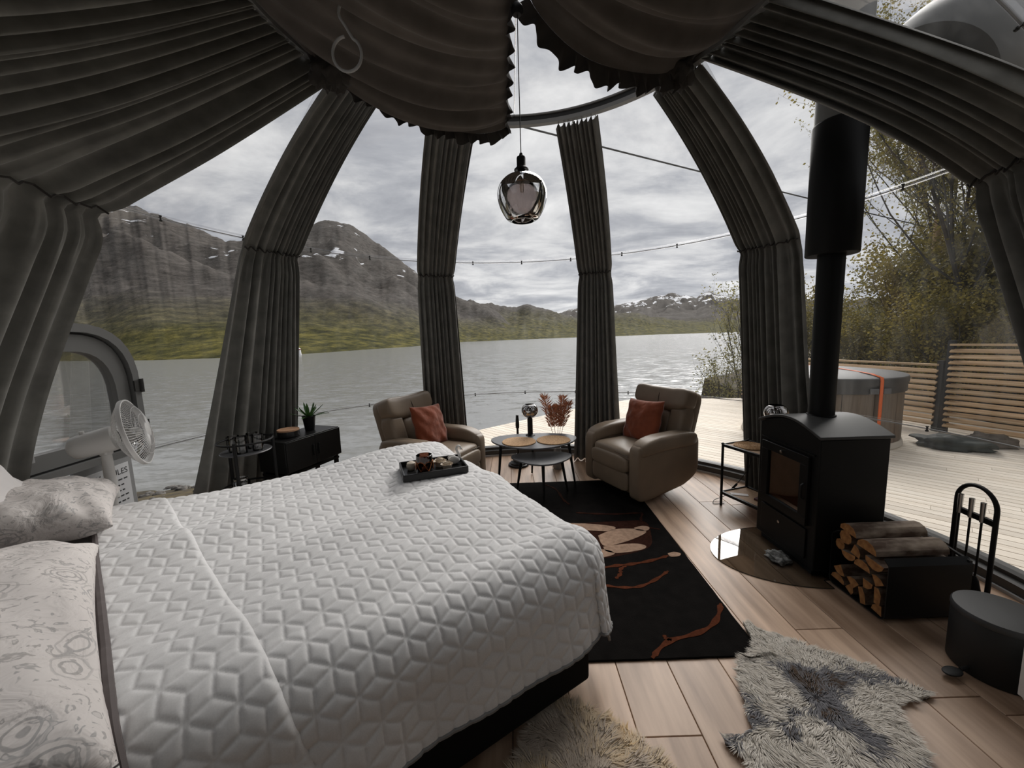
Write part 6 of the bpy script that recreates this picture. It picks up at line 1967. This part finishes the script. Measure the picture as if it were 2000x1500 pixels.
# ================================================================== OUTSIDE
ZD = -0.135
def build_tub():
    c = (4.92, 6.14)
    t = empty('hot_tub', (c[0], c[1], ZD + 0.001), label='round brown hot tub with a grey cover strapped in orange', cat='hot tub')
    R = 1.0
    side = two_tone('brown_tub_panel', (0.115, 0.085, 0.062), (0.165, 0.128, 0.095), 8, 0.3, 0.7, 0.6, (6, 6, 0.5))
    n = 16
    for k in range(n):
        a0, a1 = 2 * PI * k / n + 0.004, 2 * PI * (k + 1) / n - 0.004
        vs = []
        for rr in (R - 0.03, R):
            for z in (0.09, 0.80):
                for i in range(5):
                    a = a0 + (a1 - a0) * i / 4; vs.append((rr * math.cos(a), rr * math.sin(a), z))
        fs = []
        for i in range(4):
            fs += [(10 + i, 11 + i, 16 + i, 15 + i), (i + 1, i, 5 + i, 6 + i), (5 + i, 15 + i, 16 + i, 6 + i), (i, i + 1, 11 + i, 10 + i)]
        mobj('side_panel', vs, fs, side, t, ang=30)
    mb = MB(); mb.lathe([(0.0, 0.0), (R + 0.02, 0.0), (R + 0.03, 0.02), (R + 0.01, 0.09), (R - 0.05, 0.09)], (0, 0, 0), 56); mb.build('base_ring', mat('cream_base', (0.52, 0.47, 0.40), 0.7), t)
    mb = MB(); mb.lathe([(R - 0.04, 0.10), (R - 0.04, 0.84)], (0, 0, 0), 48); mb.build('shell', M['sill'], t)
    cv = mat('grey_vinyl_cover', (0.12, 0.12, 0.122), 0.5, spec=0.4)
    cd_ = mat('dark_vinyl_skirt', (0.045, 0.045, 0.047), 0.5)
    mb = MB(); mb.lathe([(0.0, 1.075), (0.6, 1.07), (R - 0.02, 1.03), (R + 0.03, 1.015), (R + 0.035, 1.0)][::-1], (0, 0, 0), 56); mb.build('cover', cv, t)
    mb = MB(); mb.lathe([(R + 0.035, 1.002), (R + 0.04, 0.93), (R + 0.025, 0.90), (R + 0.025, 0.80), (R - 0.01, 0.79)], (0, 0, 0), 56); mb.build('cover_skirt', cd_, t)
    org = mat('orange_strap', (0.70, 0.125, 0.02), 0.6)
    a = math.atan2(onz(1712, 780, 0.4).y - c[1], onz(1712, 780, 0.4).x - c[0])
    d = ray(1712, 780); p = _C.copy()
    # strap runs over the cover and down the side that faces the dome
    best = None
    for k in range(720):
        g = k * PI / 360
        q = Vector((c[0] + R * math.cos(g), c[1] + R * math.sin(g), 0.5))
        px = q - _C; x = 1000 + FPX * px.dot(_R) / px.dot(_f)
        fac = (q - Vector((*c, 0))).xy.dot((_C.xy - q.xy))
        if fac > 0 and (best is None or abs(x - 1712) < best[0]): best = (abs(x - 1712), g)
    g = best[1]
    ln = [((R + 0.050) * math.cos(g), (R + 0.050) * math.sin(g), z) for z in (0.16, 0.4, 0.7, 0.9, 0.98)] + [((R + 0.040) * math.cos(g), (R + 0.040) * math.sin(g), 1.028), (0.85 * math.cos(g + 0.05), 0.85 * math.sin(g + 0.05), 1.062), (0.4 * math.cos(g + 0.3), 0.4 * math.sin(g + 0.3), 1.082), (0.45 * math.cos(g + 2.4), 0.45 * math.sin(g + 2.4), 1.082), (0.96 * math.cos(g + 2.75), 0.96 * math.sin(g + 2.75), 1.05)]
    tg = Vector((-math.sin(g), math.cos(g), 0)) * 0.024
    P = [[Vector(q) - tg, Vector(q) + tg] for q in ln]
    mb = MB(); mb.grid(P); o = mb.build('strap', org, t); o.modifiers.new('s', 'SOLIDIFY').thickness = 0.004
    for s in (-1, 1):
        gg = g + s * 0.085
        mb = MB(); mb.box(((R + 0.045) * math.cos(gg), (R + 0.045) * math.sin(gg), 0.84), (0.02, 0.11, 0.075), rot=Matrix.Rotation(gg, 3, 'Z')); bevel(mb.build('buckle', mat('dark_buckle', (0.10, 0.10, 0.105), 0.4), t), 0.008)
build_tub()

def fence(label, p0, p1, z0, z1, n, posts, hump=True):
    p0, p1 = Vector((*p0, 0)), Vector((*p1, 0))
    d = (p1 - p0); L = d.length; rz = math.atan2(d.y, d.x)
    f = empty('slat_fence', (p0.x, p0.y, ZD + 0.001), rz, label=label, cat='fence')
    r = random.Random(int(L * 100))
    proto = {}
    segs = sorted(posts)
    for i in range(n):
        z = z0 + (z1 - z0) * (i + 0.5) / n - ZD
        for a, b in zip(segs, segs[1:]):
            w = b - a - 0.02
            key = round(w, 3)
            top = (i == n - 1)
            if (key, top) not in proto:
                mb = MB(); mb.box((0, 0, 0), (w, 0.085, 0.022 if not top else 0.03), rot=rotm('X', 28 if not top else 0))
                o = mb.build('slat', M['fence'], f, smooth=False); proto[(key, top)] = o
            else:
                o = proto[(key, top)].copy(); COL.objects.link(o); o.parent = f
            o.location = ((a + b) / 2, 0.0 + 0.006 * (r.random() - .5), z)
            o.rotation_euler = (0, 0.006 * (r.random() - .5), 0)
    for a in posts:
        mb = MB(); mb.box((a, 0.05, (z1 - ZD + 0.02) / 2), (0.075, 0.075, z1 - ZD + 0.02)); mb.build('post', mat('dark_post', (0.03, 0.03, 0.032), 0.7), f, smooth=False)
    return f
fence('tall slatted pale wood fence panel beside the dark post', (6.80, 5.95), (8.16, 2.2), -0.05, 1.30, 15, [0.0, 2.0, 3.99])
fence('lower slatted wood fence running behind the hot tub', (5.78, 9.55), (6.775, 6.03), -0.05, 0.98, 11, [0.0, 1.78, 3.64])

def heap():
    c = onz(1800, 872, ZD)
    m = mat('dark_tarp', (0.042, 0.048, 0.044), 0.7, var=(5, 0.5))
    lump('tarpaulin', 'crumpled dark tarpaulin lying on the deck beside the hot tub', 'tarpaulin', (c.x + 0.30, c.y - 0.10, ZD + 0.001), (0.75, 0.42, 0.20), 3.3, m, 0.45, 3.5, rz=-0.7)
    c = onz(1875, 870, ZD)
    lump('cloth_bundle', 'brownish bundle of cloth lying on the deck at the foot of the fence', 'cloth bundle', (c.x + 0.34, c.y - 0.06, ZD + 0.001), (0.42, 0.34, 0.20), 7.3, mat('brown_bundle', (0.10, 0.082, 0.065), 0.85, var=(4, 0.5)), 0.4, 3.5, rz=-0.5)
heap()

def build_cable():
    a, b = Vector((-1.75, 3.8, 4.08)), Vector((5.59, 7.5, 4.02))
    d = (b - a)
    p0, p1 = a - d * 0.9, b + d * 0.75
    mb = MB()
    path = []
    for k in range(41):
        t = k / 40; q = p0.lerp(p1, t); q.z -= 0.05 * math.sin(PI * t); path.append(q - p0)
    mb.tube(path, 0.011, 8)
    o = mb.build('overhead_cable', mat('dark_cable', (0.05, 0.05, 0.052), 0.6), None, loc=p0); tag(o, 'dark overhead cable stretched between poles above the dome', 'cable')
    for p, lab in ((p0, 'wooden cable pole on the shore beyond the bed'), (p1, 'wooden cable pole among the birch trees')):
        z = ground_z(p.x, p.y)
        mb = MB(); mb.tube([(0, 0, -0.3), (0, 0, p.z - z + 0.25)], [0.10, 0.075], 14); q = mb.build('cable_pole', M['fence'], None, loc=(p.x, p.y, z)); tag(q, lab, 'pole')
build_cable()

# ------------------------------------------------------------------ trees
BARK = mat('dark_birch_bark', (0.060, 0.054, 0.048), 0.9, var=(6, 0.4))
LEAF = [two_tone('young_birch_leaf', (0.14, 0.135, 0.045), (0.36, 0.32, 0.12), 3.0, 0.35, 0.65, 0.6),
        two_tone('olive_leaf', (0.10, 0.088, 0.020), (0.30, 0.24, 0.055), 3.0, 0.35, 0.65, 0.6)]
for lm in LEAF:      # thin leaves let light through
    nt = lm.node_tree; b = nt.nodes['Principled BSDF']; out = nt.nodes['Material Output']
    ts = nt.nodes.new('ShaderNodeBsdfTranslucent'); mx = nt.nodes.new('ShaderNodeMixShader'); mx.inputs[0].default_value = 0.45
    nt.links.new(b.inputs['Base Color'].links[0].from_socket, ts.inputs[0])
    nt.links.new(b.outputs[0], mx.inputs[1]); nt.links.new(ts.outputs[0], mx.inputs[2]); nt.links.new(mx.outputs[0], out.inputs['Surface'])
def grow(seed, height, spread, trunks, levels, leaves, lsize, twig=0.5, droop=0.0, low=0.25):
    r = random.Random(seed)
    wood, tips = MB(), []
    def branch(p, d, L, rad, lev):
        n = 5; pts = [p]; q = p.copy(); dd = d.copy()
        for i in range(n):
            dd = (dd + Vector((r.uniform(-1, 1), r.uniform(-1, 1), r.uniform(-0.5, 0.9))) * 0.16 + Vector((0, 0, 0.05 - droop * lev))).normalized()
            q = q + dd * L / n; pts.append(q.copy())
        wood.tube(pts, [rad * (1 - 0.65 * i / n) for i in range(n + 1)], 5 if lev < 2 else 3, caps=False)
        if lev >= levels:
            tips.append(pts); return
        if lev >= levels - 1: tips.append(pts)
        kids = 6 if lev == 0 else 4
        for k in range(kids):
            t = low + (1 - low) * (k + r.random()) / kids if lev == 0 else 0.25 + 0.75 * (k + r.random()) / kids
            i = min(int(t * n), n - 1); b = pts[i].lerp(pts[i + 1], t * n - i)
            a = r.uniform(0, 2 * PI)
            side = Vector((math.cos(a), math.sin(a), 0))
            nd = (dd * 0.75 + side * spread * (0.7 + 0.6 * r.random()) + Vector((0, 0, 0.25))).normalized()
            branch(b, nd, L * (0.50 + 0.22 * r.random()) * (1.15 - 0.5 * t if lev == 0 else 1), rad * 0.5 * (1 - 0.4 * t), lev + 1)
    for k in range(trunks):
        a = r.uniform(0, 2 * PI); s = 0.18 if trunks > 1 else 0.04
        branch(Vector((math.cos(a) * 0.12 * (trunks > 1), math.sin(a) * 0.12 * (trunks > 1), -0.15)), Vector((math.cos(a) * s, math.sin(a) * s, 1)).normalized(), height * r.uniform(0.8, 1.0), 0.0075 * height + 0.006, 0)
    lv = MB()
    for k in range(leaves):
        pts = tips[r.randrange(len(tips))]
        i = r.randrange(len(pts) - 1); b = pts[i].lerp(pts[i + 1], r.random()) + Vector((r.gauss(0, 1), r.gauss(0, 1), r.gauss(0, 1))) * twig * 0.12
        d = Vector((r.uniform(-1, 1), r.uniform(-1, 1), r.uniform(-1, 0.6))).normalized(); s = d.orthogonal().normalized()
        s.rotate(Matrix.Rotation(r.uniform(0, 6.28), 3, d))
        L = lsize * r.uniform(0.6, 1.3)
        lv.add([b, b + d * L * 0.5 + s * L * 0.32, b + d * L, b + d * L * 0.5 - s * L * 0.32], [(0, 1, 2, 3)])
    return wood, lv
def tree_proto(name, seed, height, spread, trunks, levels, leaves, lsize, leafmat, twig=0.5, droop=0.0, low=0.25):
    w, l = grow(seed, height, spread, trunks, levels, leaves, lsize, twig, droop, low)
    root = empty(name)
    w.build('branches', BARK, root)
    o = l.build('foliage', leafmat, root, smooth=False); tag(o, kind='stuff')
    return root
protos = [tree_proto('birch_tree', 1, 6.4, 0.62, 2, 3, 13000, 0.060, LEAF[0]),
          tree_proto('birch_tree', 2, 5.8, 0.70, 3, 3, 13000, 0.060, LEAF[1]),
          tree_proto('birch_tree', 3, 6.8, 0.55, 1, 3, 12000, 0.060, LEAF[0])]
bush = tree_proto('bush', 5, 2.0, 0.95, 7, 2, 9000, 0.055, LEAF[1], 0.9, 0.0, 0.1)
shrub = tree_proto('birch_shrub', 6, 2.6, 0.50, 4, 2, 2600, 0.060, LEAF[0], 0.5, 0.0, 0.2)
used = set()
def put(proto, x, y, s, rz, label, cat, group=None, dz=0.0):
    if id(proto) not in used:
        o = proto; used.add(id(proto))
    else: o = copy_tree(proto)
    o.location = (x, y, ground_z(x, y) + dz); o.rotation_euler = (0, 0, rz); o.scale = (s, s, s)
    tag(o, label, cat, group)
    return o
r9 = random.Random(33)
spots = [(10.5, 9.5, 0), (9.8, 8.0, 1), (12.0, 10.6, 2), (11.4, 8.4, 0), (9.4, 6.4, 2), (11.0, 6.6, 1), (13.4, 10.0, 2), (13.2, 8.0, 0), (14.2, 12.0, 0), (10.8, 4.6, 1), (13.0, 5.4, 2), (9.6, 3.2, 0), (12.0, 2.8, 1), (12.8, 12.2, 2)]
for k, (x, y, pi_) in enumerate(spots):
    put(protos[pi_], x, y, 0.85 + 0.3 * r9.random(), r9.random() * 6.28, 'birch tree in thin spring leaf growing behind the slat fence', 'tree', 'birches behind the fence')
for k in range(26):
    t = k / 25
    x = 7.6 + 1.5 * r9.random() + (1.2 + 2.0 * r9.random() if k % 2 else 0); y = 11.2 - 9.5 * t
    x += max(0, (6 - y)) * 0.30 + 0.75
    put(bush, x, y, (0.8 if k % 2 == 0 else 1.35) + 0.5 * r9.random(), r9.random() * 6.28, 'dense olive bush growing between the fence and the birches', 'bush', 'bushes behind the fence')
s0 = onz(1398, 776, -1.0)
put(shrub, 6.3, 11.55, 1.02, 0.4, 'sparse young birch shrub at the end of the deck by the water', 'shrub')
put(shrub, 7.6, 12.2, 1.12, 2.2, 'leafier young birch shrub beside the lower fence end', 'shrub')
put(bush, 6.9, 10.6, 0.45, 1.0, 'low olive bush at the far corner of the deck', 'bush')

def build_marker():
    p = onz(585, 691, -2.6)
    k = empty('shore_beacon', (p.x, p.y, -3.0), label='tiny white beacon standing on the far shore', cat='beacon')
    wm = mat('white_beacon', (0.8, 0.8, 0.8), 0.6)
    MB().lathe([(0.75, 0.0), (0.6, 2.0), (0.55, 2.05)], (0, 0, 0), 14).build('tower', wm, k)
    MB().lathe([(0.62, 2.0), (0.62, 2.5)], (0, 0, 0), 14).build('lantern', mat('beacon_lantern', (0.3, 0.05, 0.04), 0.5), k)
    MB().lathe([(0.70, 2.5), (0.0, 2.95)], (0, 0, 0), 14).build('cap', wm, k)
build_marker()
# rocks and weed along the near shore
RK = two_tone('shore_rock', (0.03, 0.028, 0.026), (0.17, 0.155, 0.14), 4, 0.35, 0.65, 0.9)
r10 = random.Random(8)
for k in range(34):
    t = r10.random()
    px = 250 + 330 * t; y = 940 + 38 * r10.random()
    p = onz(px, y, -2.95)
    p.x += r10.uniform(-1.5, 1.5); p.y += r10.uniform(-1.2, 0.6)
    s = 0.12 + 0.25 * r10.random()
    z = ground_z(p.x, p.y)
    lump('rock', 'grey shore rock lying at the water edge below the dome', 'rock', (p.x, p.y, z - 0.05), (s, s * 0.8, s * 0.6), k * 1.3, RK, 0.3, 2.5, rz=r10.random() * 6)['group'] = 'shore rocks'
# orange feed tub on the slope outside, seen between curtain and pillow
def build_crate():
    p = onz(82, 968, -0.05)
    z = ground_z(-4.6, 3.35)
    c = empty('orange_crate', (-4.6, 3.35, z), 0.5, label='faded orange crate outside on the slope behind the white pillow', cat='crate')
    m = mat('faded_orange', (0.50, 0.13, 0.04), 0.7, var=(4, 0.3))
    mb = MB(); mb.box((0, 0, 0.17), (0.62, 0.44, 0.34), taper=1.06); bevel(mb.build('box', mat('brown_crate', (0.13, 0.06, 0.03), 0.8), c), 0.01)
    mb = MB(); mb.box((0, 0, 0.36), (0.70, 0.52, 0.05)); bevel(mb.build('lid', m, c), 0.01)
build_crate()
